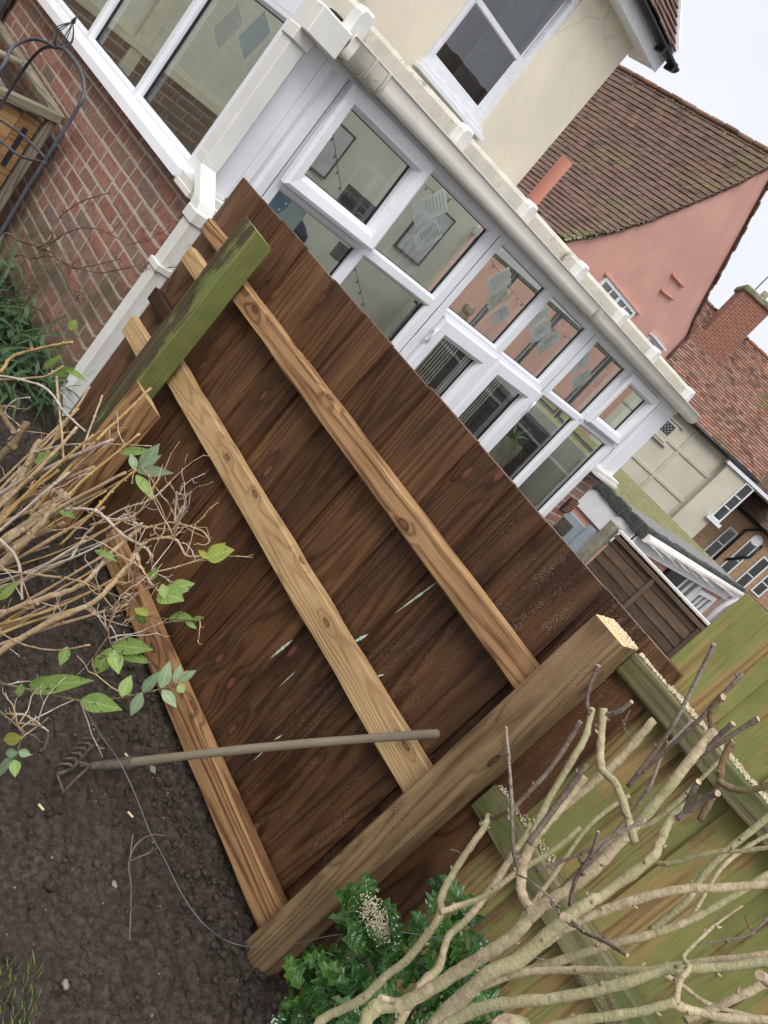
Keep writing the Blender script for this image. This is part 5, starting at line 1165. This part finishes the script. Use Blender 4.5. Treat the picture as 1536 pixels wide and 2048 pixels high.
# ================================================================== PRUNED SHRUB (right)
ps = thing('pruned_shrub', (-.30, 1.35, GZ), 'hard pruned leafless shrub with pale branches before the green fence', 'shrub')
BR = [ # points, width px start/end, y start/end, material, cut end
 ([(600, 2110), (640, 2044), (722, 1999), (770, 1955), (818, 1914), (877, 1837), (881, 1800), (896, 1763), (929, 1711), (968, 1655), (977, 1632)], 17, 13, 1.35, 1.60, 0, 1),
 ([(977, 1634), (995, 1634), (1018, 1620)], 11, 9, 1.60, 1.56, 2, 0),
 ([(880, 1824), (915, 1812), (968, 1792), (1035, 1745), (1108, 1700), (1160, 1655)], 13, 10, 1.43, 1.62, 0, 0),
 ([(790, 2060), (840, 1973), (877, 1933), (896, 1874), (933, 1840), (968, 1795), (1020, 1720), (1062, 1650)], 17, 13, 1.42, 1.66, 0, 0),
 ([(725, 2070), (748, 2018), (807, 2007), (881, 1966), (968, 1911), (1023, 1874), (1085, 1810), (1150, 1770), (1211, 1715), (1311, 1607), (1391, 1507), (1428, 1462)], 30, 19, 1.28, 1.60, 0, 0),
 ([(1424, 1462), (1421, 1427), (1432, 1405), (1447, 1393)], 14, 12, 1.60, 1.58, 2, 1),
 ([(860, 2060), (968, 1955), (1042, 1918), (1116, 1851), (1180, 1805), (1208, 1789), (1301, 1718), (1318, 1690), (1341, 1640), (1375, 1610)], 32, 15, 1.22, 1.45, 0, 0),
 ([(1040, 1920), (1120, 1862), (1205, 1820), (1345, 1781), (1440, 1775), (1560, 1768)], 22, 16, 1.30, 1.40, 0, 1),
 ([(960, 1965), (1005, 1955), (1110, 1925), (1227, 1888), (1301, 1870), (1386, 1837), (1467, 1792), (1560, 1735)], 18, 14, 1.30, 1.50, 0, 1),
 ([(960, 1975), (1042, 1945), (1153, 1940), (1301, 1940), (1356, 1929), (1560, 1905)], 16, 13, 1.25, 1.35, 0, 1),
 ([(880, 2060), (968, 2014), (1116, 1996), (1264, 1962), (1338, 1940), (1430, 1935), (1560, 1920)], 24, 19, 1.15, 1.3, 0, 1),
 ([(1060, 2070), (1142, 2044), (1264, 2025), (1352, 2003)], 20, 16, 1.15, 1.2, 0, 0),
 ([(1352, 2008), (1360, 1962), (1378, 1936), (1367, 1914), (1390, 1888), (1430, 1851), (1486, 1811)], 14, 4, 1.2, 1.3, 0, 0),
 ([(1340, 2005), (1375, 2018), (1449, 2036), (1570, 2040)], 18, 15, 1.2, 1.25, 0, 1),
 ([(1320, 1945), (1360, 1968), (1423, 2010), (1540, 2040)], 10, 8, 1.35, 1.40, 0, 1),
 ([(1271, 1688), (1251, 1617), (1231, 1567), (1203, 1536), (1202, 1487), (1207, 1417)], 16, 17, 1.42, 1.46, 0, 1),
 ([(1210, 1430), (1235, 1424), (1264, 1403)], 11, 9, 1.46, 1.44, 1, 1),
 ([(1064, 1670), (1097, 1600), (1151, 1510), (1171, 1473), (1184, 1417)], 15, 13, 1.60, 1.70, 0, 1),
 ([(1180, 1430), (1174, 1405), (1181, 1367), (1197, 1330)], 7, 9, 1.68, 1.66, 1, 1),
 ([(1015, 1640), (1034, 1610), (1101, 1537), (1161, 1443)], 8, 11, 1.58, 1.62, 1, 1),
 ([(1064, 1822), (1044, 1790), (1043, 1744), (1064, 1685), (1107, 1630), (1171, 1553)], 24, 15, 1.36, 1.44, 0, 1),
 ([(1057, 1688), (1107, 1620), (1174, 1530)], 13, 12, 1.38, 1.42, 1, 1),
 ([(1257, 1572), (1324, 1483), (1364, 1417), (1401, 1343), (1429, 1288)], 9, 8, 1.55, 1.50, 1, 1),
 ([(1255, 1573), (1300, 1530), (1391, 1447), (1444, 1390), (1486, 1347)], 9, 9, 1.62, 1.66, 1, 1),
 ([(1100, 1640), (1184, 1567), (1244, 1513), (1307, 1440)], 14, 18, 1.66, 1.72, 0, 1),
 ([(1355, 1636), (1404, 1600), (1437, 1587)], 12, 14, 1.42, 1.38, 1, 1),
 ([(1370, 1622), (1382, 1590), (1397, 1563)], 11, 12, 1.42, 1.40, 1, 1),
 ([(1412, 1500), (1440, 1470), (1467, 1447)], 10, 12, 1.58, 1.56, 1, 1),
 ([(1395, 1515), (1434, 1490), (1480, 1460), (1517, 1437)], 8, 11, 1.60, 1.60, 1, 1),
 ([(1400, 1640), (1437, 1570), (1443, 1530), (1455, 1500), (1467, 1483)], 13, 15, 1.60, 1.60, 2, 1),
 ([(1438, 1562), (1465, 1578), (1500, 1580), (1560, 1563)], 13, 13, 1.58, 1.56, 2, 1),
 ([(1310, 1723), (1340, 1727), (1430, 1704), (1480, 1702), (1560, 1692)], 11, 8, 1.40, 1.38, 0, 1),
 ([(1072, 1741), (1153, 1711), (1220, 1675), (1290, 1641)], 6, 8, 1.34, 1.36, 1, 1),
 ([(1140, 1812), (1150, 1763), (1172, 1725), (1185, 1700), (1197, 1663)], 9, 7, 1.26, 1.22, 1, 1),
 ([(1135, 1832), (1165, 1862), (1205, 1880), (1256, 1911)], 8, 8, 1.24, 1.18, 1, 1),
 ([(1031, 1748), (1060, 1762), (1105, 1800), (1120, 1830)], 3, 6, 1.30, 1.26, 1, 0),
 ([(1035, 1735), (1026, 1690), (1023, 1600), (1019, 1533), (1012, 1453)], 9, 6, 1.34, 1.30, 1, 1),
 ([(1300, 1860), (1375, 1800), (1395, 1766), (1449, 1705), (1560, 1615)], 13, 13, 1.50, 1.58, 0, 1),
 ([(1380, 1840), (1440, 1740), (1500, 1690), (1560, 1660)], 9, 8, 1.6, 1.66, 0, 0),
 ([(1370, 2040), (1415, 2022), (1480, 1992), (1560, 1950)], 16, 16, 1.3, 1.34, 0, 1),
 ([(1160, 1725), (1240, 1670), (1311, 1640), (1400, 1560), (1440, 1520)], 12, 7, 1.7, 1.74, 0, 0),
 ([(1120, 1780), (1200, 1700), (1290, 1590), (1330, 1500), (1385, 1440)], 10, 5, 1.68, 1.76, 1, 0),
 ([(1020, 1870), (1100, 1760), (1180, 1650), (1260, 1590)], 12, 8, 1.62, 1.72, 0, 0),
 ([(900, 1700), (915, 1704), (931, 1718)], 4, 6, 1.56, 1.56, 1, 0),
 ([(1490, 1830), (1510, 1860), (1570, 1800)], 4, 5, 1.3, 1.3, 2, 0),
 ([(1395, 1888), (1450, 1880), (1500, 1868), (1550, 1820)], 4, 4, 1.28, 1.28, 1, 0),
 ([(1260, 1420), (1250, 1440), (1245, 1450), (1262, 1480)], 3, 3, 1.7, 1.7, 1, 0),
]
bm_ = [MT['bark_pale'], MT['bark_dark'], MT['bark_red']]
rs = random.Random(77)
for (pts, w0, w1, y0, y1, mi, cut) in BR:
    n = len(pts); P = [at(x, y, 1, y0+(y1-y0)*i/(n-1)) for i, (x, y) in enumerate(pts)]
    S_ = smooth(P, 7); rad = []
    for i, p_ in enumerate(S_):
        t = i/(len(S_)-1); rad.append((w0+(w1-w0)*t)*.5*depth(p_)/FPX*(1+.07*rs.uniform(-1, 1))*(1.13 if rs.random() < .10 else 1))
        S_[i] = p_+Vector((rs.uniform(-1, 1), rs.uniform(-1, 1), rs.uniform(-1, 1)))*rad[-1]*.10
    q = MB(); q.tube(S_, rad, 10, m=0, capm=1 if cut else 0, lump=.22)
    # buds and scars
    for k in range(int(len(S_)*.13)):
        i = rs.randrange(1, len(S_)-1); a_ = rs.random()*6.28; t_ = (S_[i+1]-S_[i]).normalized(); o1 = t_.orthogonal().normalized(); o2 = t_.cross(o1)
        d_ = o1*cos(a_)+o2*sin(a_); q.tube([S_[i]+d_*rad[i]*.8, S_[i]+d_*(rad[i]*1.0+.003)+t_*.002, S_[i]+d_*(rad[i]*1.0+.005)+t_*.006], [.0028, .0024, .0008], 5)
    q.build('branch', [bm_[mi], MT['cut_white' if mi == 1 and False else 'cut_end']], ps)
# stubs on the thick limbs
for (px, py, y, w_) in ((1128, 1833, 1.22, 17), (1520, 1950, 1.1, 20), (947, 1960, 1.28, 13), (760, 1995, 1.2, 12), (1008, 2062, 1.05, 60)):
    P = at(px, py, 1, y); r_ = w_*.5*depth(P)/FPX; q = MB(); q.tube([P+Vector((.01, .04, -.01)), P], [r_*1.2, r_], 12, capm=1, lump=.1); q.build('stub', [MT['bark_pale'], MT['cut_end']], ps)
# ================================================================== HOLLY
hl = thing('holly_shrub', (-.35, 1.62, GZ), 'glossy dark green holly bush at the foot of the new post', 'shrub')
rs = random.Random(12); q = MB(); st = MB()
cent = []
reg = [((712, 1838), 1.70), ((735, 1822), 1.72), ((640, 1935), 1.66), ((690, 1925), 1.66), ((745, 1905), 1.68), ((800, 1905), 1.70), ((640, 1985), 1.62), ((700, 1985), 1.60), ((760, 1975), 1.62), ((850, 1890), 1.72), ((900, 1915), 1.72), ((950, 1950), 1.70), ((660, 2040), 1.56), ((730, 2040), 1.55), ((800, 2020), 1.58), ((860, 1990), 1.64), ((920, 2000), 1.62), ((870, 2050), 1.56), ((905, 1800), 1.82), ((930, 1850), 1.82), ((600, 2020), 1.6), ((960, 2050), 1.6)]
for (pp, y) in reg:
    C_ = at(pp[0], pp[1], 1, y); nl = 10 if y < 1.78 else 4
    st.tube([C_+Vector((rs.uniform(-.02, .02), .06, -.16)), C_+Vector((0, .01, -.04)), C_], [.004, .003, .002], 6)
    for k in range(nl):
        d_ = Vector((rs.uniform(-1, 1), rs.uniform(-1.1, .3), rs.uniform(-.6, .9))).normalized()
        if d_.length < .3: continue
        p_ = C_+Vector((rs.uniform(-.03, .03), rs.uniform(-.03, .03), rs.uniform(-.03, .03)))
        nr = Vector((rs.uniform(-.5, .5), -.6, .9))
        q.leaf(p_, d_, nr, rs.uniform(.055, .088)*(1 if k % 4 else .6), rs.uniform(.034, .052)*(1 if k % 4 else .65), rs.uniform(.2, .9), 8, True, rs.random(), .35)
q.build('leaves', MT['leaf_holly'], hl); st.build('stems', MT['bark_dark'], hl)
q = MB()
for (px, py) in ((745, 1812), (760, 1852), (770, 1850), (735, 1830)):
    C_ = at(px, py, 1, 1.66)
    for k in range(170):
        o = Vector((rs.gauss(0, .017), rs.gauss(0, .008), rs.gauss(0, .013))); a_ = rs.uniform(.001, .0024); q.obox(C_+o, Vector((a_, 0, 0)), Vector((0, a_, 0)), Vector((0, 0, a_)))
tag(q.build('sawdust', MT['sawdust']), 'pale sawdust clump caught on the holly leaves', 'sawdust', kind='stuff')
# ================================================================== LEFT DECIDUOUS SHRUB
ls = thing('woody_shrub', (-2.1, 1.2, GZ), 'tangled tan shrub with papery stems and few leaves beside the mossy post', 'shrub')
ST = [ # thick old stems
 ([(-60, 1150), (0, 1090), (60, 1045), (134, 989)], 22, 18, 1.30, 1.42, 'stem_old', 1),
 ([(-60, 1120), (0, 1044), (40, 960), (78, 885)], 16, 14, 1.35, 1.48, 'stem_old', 1),
 ([(-50, 985), (0, 915), (30, 880), (55, 846)], 14, 15, 1.42, 1.46, 'bark_red', 1),
 ([(-20, 800), (0, 826), (28, 862)], 12, 12, 1.42, 1.42, 'bark_red', 1),
 ([(-60, 1080), (0, 1005), (50, 950), (80, 880)], 12, 11, 1.4, 1.5, 'twig_tan', 1),
 ([(-50, 1190), (20, 1110), (70, 1060), (110, 1010)], 20, 12, 1.27, 1.38, 'stem_old', 0),
 ([(-50, 1060), (0, 1010), (60, 960), (120, 930)], 12, 8, 1.36, 1.46, 'stem_old', 0),
 ([(-60, 1340), (0, 1303), (90, 1250), (187, 1203), (240, 1150), (280, 1097)], 14, 8, 1.15, 1.33, 'twig_tan', 1),
 ([(-60, 1262), (0, 1227), (90, 1197), (167, 1167), (220, 1110), (280, 1057)], 13, 8, 1.2, 1.36, 'twig_tan', 1),
 ([(60, 1030), (143, 930), (220, 855), (302, 776)], 7, 6, 1.42, 1.55, 'cane_yellow', 1),
 ([(70, 1075), (150, 977), (215, 920), (280, 867)], 7, 5, 1.40, 1.52, 'cane_yellow', 1),
 ([(120, 1090), (187, 1023), (230, 975), (273, 938)], 6, 5, 1.38, 1.45, 'cane_yellow', 0),
 ([(50, 1000), (98, 896), (140, 835), (180, 773)], 6, 5, 1.48, 1.55, 'twig_tan', 1),
 ([(0, 745), (27, 713), (82, 696), (145, 684)], 7, 5, 1.45, 1.5, 'cane_yellow', 0),
 ([(-20, 758), (0, 760), (82, 754), (109, 743), (126, 732)], 5, 4, 1.45, 1.5, 'twig_tan', 0),
 ([(0, 752), (38, 758), (93, 778), (130, 825), (170, 862)], 5, 4, 1.44, 1.5, 'twig_white', 0),
 ([(112, 748), (118, 811), (124, 870), (128, 926)], 5, 5, 1.5, 1.46, 'twig_tan', 0),
 ([(165, 905), (170, 885), (186, 841), (205, 790)], 4, 4, 1.48, 1.52, 'twig_tan', 0),
 ([(68, 905), (130, 890), (200, 888), (303, 892)], 5, 2, 1.46, 1.52, 'twig_white', 0),
 ([(140, 1120), (180, 1060), (240, 1020), (300, 1000), (340, 965)], 5, 3, 1.36, 1.44, 'twig_white', 0),
 ([(130, 1018), (185, 1020), (215, 1040), (245, 1070), (290, 1095), (305, 1115)], 7, 5, 1.30, 1.34, 'twig_white', 0),
 ([(180, 1050), (250, 1040), (290, 1055), (340, 1045), (400, 1060), (420, 1082)], 5, 3, 1.33, 1.38, 'twig_tan', 0),
 ([(350, 1072), (350, 1040), (353, 983)], 4, 3, 1.36, 1.38, 'twig_tan', 0),
 ([(330, 1045), (342, 1020), (330, 995)], 3, 2, 1.36, 1.38, 'bark_red', 0),
 ([(265, 1110), (300, 1080), (350, 1078), (372, 1110), (405, 1112)], 6, 4, 1.32, 1.36, 'twig_tan', 0),
 ([(243, 1170), (300, 1148), (360, 1132), (407, 1117)], 4, 3, 1.30, 1.36, 'twig_tan', 0),
 ([(272, 1110), (285, 1140), (305, 1170), (320, 1185)], 5, 4, 1.28, 1.28, 'twig_tan', 0),
 ([(180, 1165), (213, 1183), (250, 1200), (290, 1230), (370, 1240), (407, 1237)], 4, 2, 1.26, 1.34, 'bark_red', 0),
 ([(233, 1203), (217, 1257), (223, 1290)], 4, 3, 1.26, 1.26, 'bark_red', 0),
 ([(175, 1215), (215, 1240), (255, 1252)], 4, 2, 1.27, 1.3, 'twig_tan', 0),
 ([(0, 1367), (60, 1380), (160, 1400), (233, 1397), (320, 1378), (353, 1370)], 5, 3, 1.12, 1.25, 'bark_red', 0),
 ([(-20, 1405), (0, 1423), (40, 1457), (43, 1473), (30, 1520)], 5, 3, 1.08, 1.1, 'bark_red', 0),
 ([(38, 1447), (75, 1450), (97, 1462)], 4, 3, 1.1, 1.12, 'twig_tan', 0),
 ([(0, 1080), (30, 1110), (42, 1150), (44, 1200)], 6, 5, 1.25, 1.27, 'twig_white', 0),
 ([(0, 1140), (80, 1150), (150, 1160), (200, 1180)], 6, 3, 1.24, 1.28, 'twig_tan', 0),
 ([(15, 880), (40, 855), (10, 825), (30, 800), (60, 795)], 3, 3, 1.44, 1.45, 'twig_white', 0),
 ([(180, 1290), (110, 1300), (50, 1290), (0, 1265)], 3, 3, 1.18, 1.18, 'twig_tan', 0),
]
def stem_obj(par, pts, w0, w1, y0, y1, mat, cut, rs, nm='stem'):
    n = len(pts); P = [at(x, y, 1, y0+(y1-y0)*i/(n-1)) for i, (x, y) in enumerate(pts)]; S_ = smooth(P, 6); rad = []
    for i, p_ in enumerate(S_):
        t = i/(len(S_)-1); rad.append(max(.0011, (w0+(w1-w0)*t)*.5*depth(p_)/FPX)*(1+.12*rs.uniform(-1, 1)))
        S_[i] = p_+Vector((rs.uniform(-1, 1), rs.uniform(-1, 1), rs.uniform(-1, 1)))*rad[-1]*.25
    q = MB(); q.tube(S_, rad, 8, capm=1 if cut else 0, lump=.3)
    for k in range(int(len(S_)*.35)):
        i = rs.randrange(1, len(S_)-1); d_ = Vector((rs.uniform(-1, 1), rs.uniform(-1, 1), rs.uniform(-1, 1))).normalized(); q.ball(S_[i]+d_*rad[i], rad[i]*rs.uniform(.5, .9)+.001, (1, 1, 1.3), .3)
    q.build(nm, [MT[mat], MT['cut_end']], par); return S_
rs = random.Random(31); skel = []
for (pts, w0, w1, y0, y1, mat, cut) in ST: skel.append(stem_obj(ls, pts, w0, w1, y0, y1, mat, cut, rs))
for k in range(44):
    t_ = rs.random(); x0_ = -50; y0_ = 985+t_*330; L_ = rs.uniform(110, 300)*(1.1-.4*abs(t_-.5)); a_ = rs.uniform(.55, 1.05)*(1-.35*t_)
    x1_ = x0_+L_*cos(a_)*1.25; y1_ = y0_-L_*sin(a_); xm = (x0_+x1_)/2+rs.uniform(-14, 14); ym = (y0_+y1_)/2+rs.uniform(-14, 14); y_ = 1.24+.2*(1-t_)+rs.uniform(-.05, .05)
    w_ = rs.choice((4, 5, 6, 7, 9, 12)); skel.append(stem_obj(ls, [(x0_, y0_), (xm, ym), (x1_, y1_)], w_, w_*.7, y_, y_+.1, rs.choice(('twig_tan', 'twig_tan', 'cane_yellow', 'twig_white', 'stem_old')), rs.random() < .5, rs))
# fine side twigs growing from the stems
def twigs(par, mat, starts, n, ln, rs, up=.3):
    D_ = {}
    for k in range(n):
        ix = rs.randrange(len(starts)); S_ = starts[ix]; q = D_.setdefault(ix, MB()); i = rs.randrange(len(S_)); p_ = S_[i].copy(); d_ = Vector((rs.uniform(-.7, 1), rs.uniform(-.7, .5), rs.uniform(-.6, 1)+up)).normalized()
        L_ = ln*rs.uniform(.4, 1.5); pts = [p_]; m_ = rs.randint(4, 7)
        for j in range(m_):
            d_ = (d_+Vector((rs.uniform(-1, 1), rs.uniform(-1, 1), rs.uniform(-1, 1)))*.38).normalized(); p_ = p_+d_*L_/m_; pts.append(p_)
            if rs.random() < .35:
                e_ = (d_+Vector((rs.uniform(-1, 1), rs.uniform(-1, 1), rs.uniform(-1, 1)))*.8).normalized(); q.tube([p_, p_+e_*L_*.16, p_+e_*L_*.22+Vector((0, 0, .008))], [.0011, .0009, .0006], 4)
                q.ball(p_, .0024, (1, 1, 1), .3)
        q.tube(pts, [.0019-.0011*j/m_ for j in range(m_+1)], 5)
    for q in D_.values(): q.build('twig_spray', mat, par)
twigs(ls, MT['twig_white'], skel[5:13]+skel[18:34], 55, .11, rs)
twigs(ls, MT['twig_tan'], skel[0:9]+skel[18:34], 70, .13, rs)
twigs(ls, MT['vine'], skel[0:9]+skel[26:36], 30, .12, rs, -.4)
LV = [ # base px, tip px, width px, y, mat
 ((280, 938), (317, 890), 26, 1.45, 'leaf_grey'), ((278, 940), (338, 945), 20, 1.44, 'leaf_grey'), ((270, 940), (262, 905), 16, 1.45, 'leaf_grey'), ((273, 950), (306, 995), 20, 1.42, 'leaf_fresh'), ((240, 905), (298, 897), 17, 1.47, 'leaf_fresh'), ((275, 938), (296, 946), 13, 1.44, 'leaf_grey'), ((282, 936), (322, 910), 14, 1.43, 'leaf_grey'),
 ((413, 1115), (466, 1098), 36, 1.36, 'leaf_yellow'), ((418, 1117), (394, 1098), 12, 1.36, 'leaf_yellow'), ((415, 1108), (450, 1088), 20, 1.38, 'leaf_yellow'),
 ((318, 1185), (362, 1195), 44, 1.30, 'leaf_fresh'), ((340, 1180), (386, 1166), 28, 1.31, 'leaf_fresh'), ((300, 1160), (312, 1135), 16, 1.31, 'leaf_fresh'), ((325, 1168), (330, 1200), 18, 1.28, 'leaf_fresh'),
 ((338, 1236), (380, 1230), 24, 1.33, 'leaf_fresh'), ((370, 1240), (395, 1258), 10, 1.33, 'leaf_fresh'), ((385, 1240), (407, 1233), 9, 1.33, 'leaf_fresh'), ((290, 1230), (272, 1245), 26, 1.29, 'leaf_fresh'), ((295, 1232), (268, 1213), 18, 1.28, 'leaf_yellow'),
 ((224, 1290), (298, 1295), 32, 1.26, 'leaf_fresh'), ((222, 1296), (186, 1355), 30, 1.24, 'leaf_fresh'), ((226, 1300), (238, 1345), 28, 1.25, 'leaf_fresh'), ((232, 1300), (300, 1325), 22, 1.27, 'leaf_fresh'),
 ((135, 1293), (120, 1332), 20, 1.2, 'leaf_fresh'), ((60, 1380), (165, 1352), 36, 1.15, 'leaf_fresh'), ((58, 1370), (120, 1362), 24, 1.16, 'leaf_fresh'), ((162, 1400), (232, 1412), 36, 1.16, 'leaf_fresh'),
 ((243, 1393), (262, 1350), 24, 1.18, 'leaf_fresh'), ((285, 1383), (318, 1345), 20, 1.2, 'leaf_grey'), ((283, 1385), (262, 1435), 22, 1.2, 'leaf_grey'), ((322, 1376), (340, 1325), 24, 1.22, 'leaf_grey'), ((325, 1380), (353, 1413), 20, 1.22, 'leaf_grey'), ((350, 1368), (362, 1330), 17, 1.24, 'leaf_grey'), ((360, 1362), (392, 1340), 15, 1.24, 'leaf_grey'), ((355, 1370), (370, 1385), 18, 1.24, 'leaf_fresh'),
 ((43, 1474), (0, 1482), 24, 1.08, 'leaf_yellow'), ((35, 1505), (5, 1508), 17, 1.09, 'leaf_grey'), ((37, 1503), (62, 1510), 15, 1.09, 'leaf_grey'), ((28, 1520), (-15, 1552), 28, 1.09, 'leaf_grey'), ((30, 1520), (30, 1552), 20, 1.09, 'leaf_fresh'), ((42, 1368), (38, 1398), 14, 1.12, 'leaf_fresh'),
 ((-10, 1200), (35, 1165), 20, 1.2, 'leaf_fresh'), ((70, 925), (115, 905), 22, 1.42, 'leaf_fresh'), ((120, 1020), (150, 1035), 15, 1.36, 'leaf_fresh'), ((190, 1100), (230, 1115), 14, 1.30, 'leaf_fresh'), ((110, 750), (150, 735), 14, 1.48, 'leaf_fresh'), ((126, 735), (168, 752), 12, 1.48, 'leaf_fresh'), ((85, 738), (120, 712), 13, 1.48, 'leaf_fresh'), ((140, 660), (152, 640), 18, 1.5, 'leaf_fresh'),
]
LM = {}
for (b0_, t0_, w_, y, mat) in LV:
    q = LM.setdefault(mat, MB()); A_ = at(b0_[0], b0_[1], 1, y); B_ = at(t0_[0], t0_[1], 1, y+rs.uniform(-.015, .02)); L_ = (B_-A_).length
    q.leaf(A_, B_-A_, -ray(*b0_)+Vector((rs.uniform(-.4, .4), 0, rs.uniform(0, .5))), L_, w_*depth(A_)/FPX*1.12, rs.uniform(.05, .35), 10, False, rs.random(), .22)
for k, q in LM.items(): q.build('leaves', MT[k], ls)
# ================================================================== STRAP LEAF PLANT by the wall
sp_ = thing('strap_leaf_plant', (-3.5, 1.75, GZ+.05), 'dark green strap leaved clump at the foot of the brick wall', 'plant')
q = MB(); rs = random.Random(8)
for k in range(300):
    x = rs.uniform(-4.2, -3.02); y = rs.uniform(1.5, 1.86); p_ = Vector((x, y, GZ+.06)); an = rs.uniform(0, 6.28)
    d_ = Vector((cos(an)*.75, sin(an)*.6-.25, rs.uniform(.25, 1.2))).normalized(); L_ = rs.uniform(.20, .42)
    q.leaf(p_, d_, Vector((0, 0, 1))+Vector((-d_.x, -d_.y, 0))*.8, L_, rs.uniform(.010, .021), rs.uniform(.8, 2.2), 8, False, rs.random(), .3, pw=.6)
q.build('leaves', MT['leaf_strap'], sp_)
q = MB()
for k in range(120):
    x = rs.uniform(-4.1, -2.9); y = rs.uniform(1.45, 1.8); p_ = Vector((x, y, GZ+rs.uniform(.05, .25))); d_ = Vector((rs.uniform(-1, 1), rs.uniform(-1, .2), rs.uniform(-.2, 1))).normalized()
    q.leaf(p_, d_, (0, -.3, 1), rs.uniform(.05, .10), rs.uniform(.015, .03), .5, 6, False, rs.random(), .25)
q.build('leaves', MT['leaf_strap'], sp_)
# vine on the brick wall
vn = thing('climbing_vine', (-4.1, 1.85, GZ), 'bare brown vine stems with seed heads against the brick wall', 'vine')
rs = random.Random(41); sk = []
for (pts, w0, w1) in (([(0, 520), (-10, 515), (10, 468), (40, 482), (75, 492), (110, 510), (140, 535), (180, 532), (240, 518)], 6, 2), ([(75, 495), (100, 480), (115, 440), (160, 405), (220, 385)], 4, 2), ([(85, 500), (125, 470), (170, 455), (215, 465), (255, 490)], 4, 2), ([(0, 520), (40, 510), (65, 517), (100, 512), (145, 532), (200, 545), (270, 532)], 4, 2), ([(120, 530), (160, 440), (190, 400)], 2, 1), ([(55, 590), (30, 660), (15, 740)], 3, 2), ([(60, 580), (45, 500), (50, 460)], 2, 1), ([(0, 660), (40, 600), (85, 570)], 2, 1), ([(150, 600), (200, 565), (235, 545)], 2, 1), ([(255, 490), (300, 478), (330, 450)], 2, 1), ([(270, 532), (300, 545), (350, 530)], 2, 1), ([(110, 520), (130, 545), (160, 570)], 4, 2)):
    sk.append(stem_obj(vn, pts, w0, w1, 1.84, 1.9, 'vine', 0, rs))
twigs(vn, MT['vine'], sk, 50, .12, rs, .1)
for (px, py) in ((62, 583), (155, 592), (12, 1300)):
    if py > 1000: continue
    C_ = at(px, py, 1, 1.8); q = MB()
    for k in range(26):
        d_ = Vector((rs.uniform(-1, 1), rs.uniform(-1, 1), rs.uniform(-1, 1))).normalized(); q.tube([C_, C_+d_*.022], [.001, .0006], 4); q.ball(C_+d_*.022, .0045, (1, 1, 1), .3)
    q.build('seed_head', MT['vine'], vn)
# small weeds, ivy, grass
q = MB(); rs = random.Random(15)
for k in range(90):
    C_ = at(rs.uniform(-20, 75), rs.uniform(1930, 2080), 2, GZ+.01); d_ = Vector((rs.uniform(-.7, .7), rs.uniform(-.7, .7), 1)); q.leaf(C_, d_, (1, 0, .2), rs.uniform(.015, .042), .0022, rs.uniform(0, 1.2), 4, False, rs.random(), .1)
tag(q.build('grass', MT['grass']), 'thin tuft of young grass at the soil edge', 'grass', kind='stuff')
iv = MB()
for k in range(420):
    x = rs.uniform(-.46, 1.2); C_ = Vector((x, rs.uniform(1.93, 2.02), -.118+rs.uniform(-.05, .03)*(1 if x > -.42 else .3))); iv.leaf(C_, (rs.uniform(-1, 1), rs.uniform(-1, 1), rs.uniform(-.3, 1)), (0, -.4, 1), rs.uniform(.012, .026), .014, .3, 5, False, rs.random(), .2)
tag(iv.build('ivy', MT['leaf_ivy']), 'small grey-green creeper over the top of the green fence', 'ivy')
# nails along the rails
q = MB()
for i in range(len(edges)-1):
    x = (edges[i]+edges[i+1])/2
    for z in (-.62, -1.02, -1.62): q.tube([(x, 1.80, z+random.uniform(-.01, .01)), (x, 1.822, z)], .0001, 5)
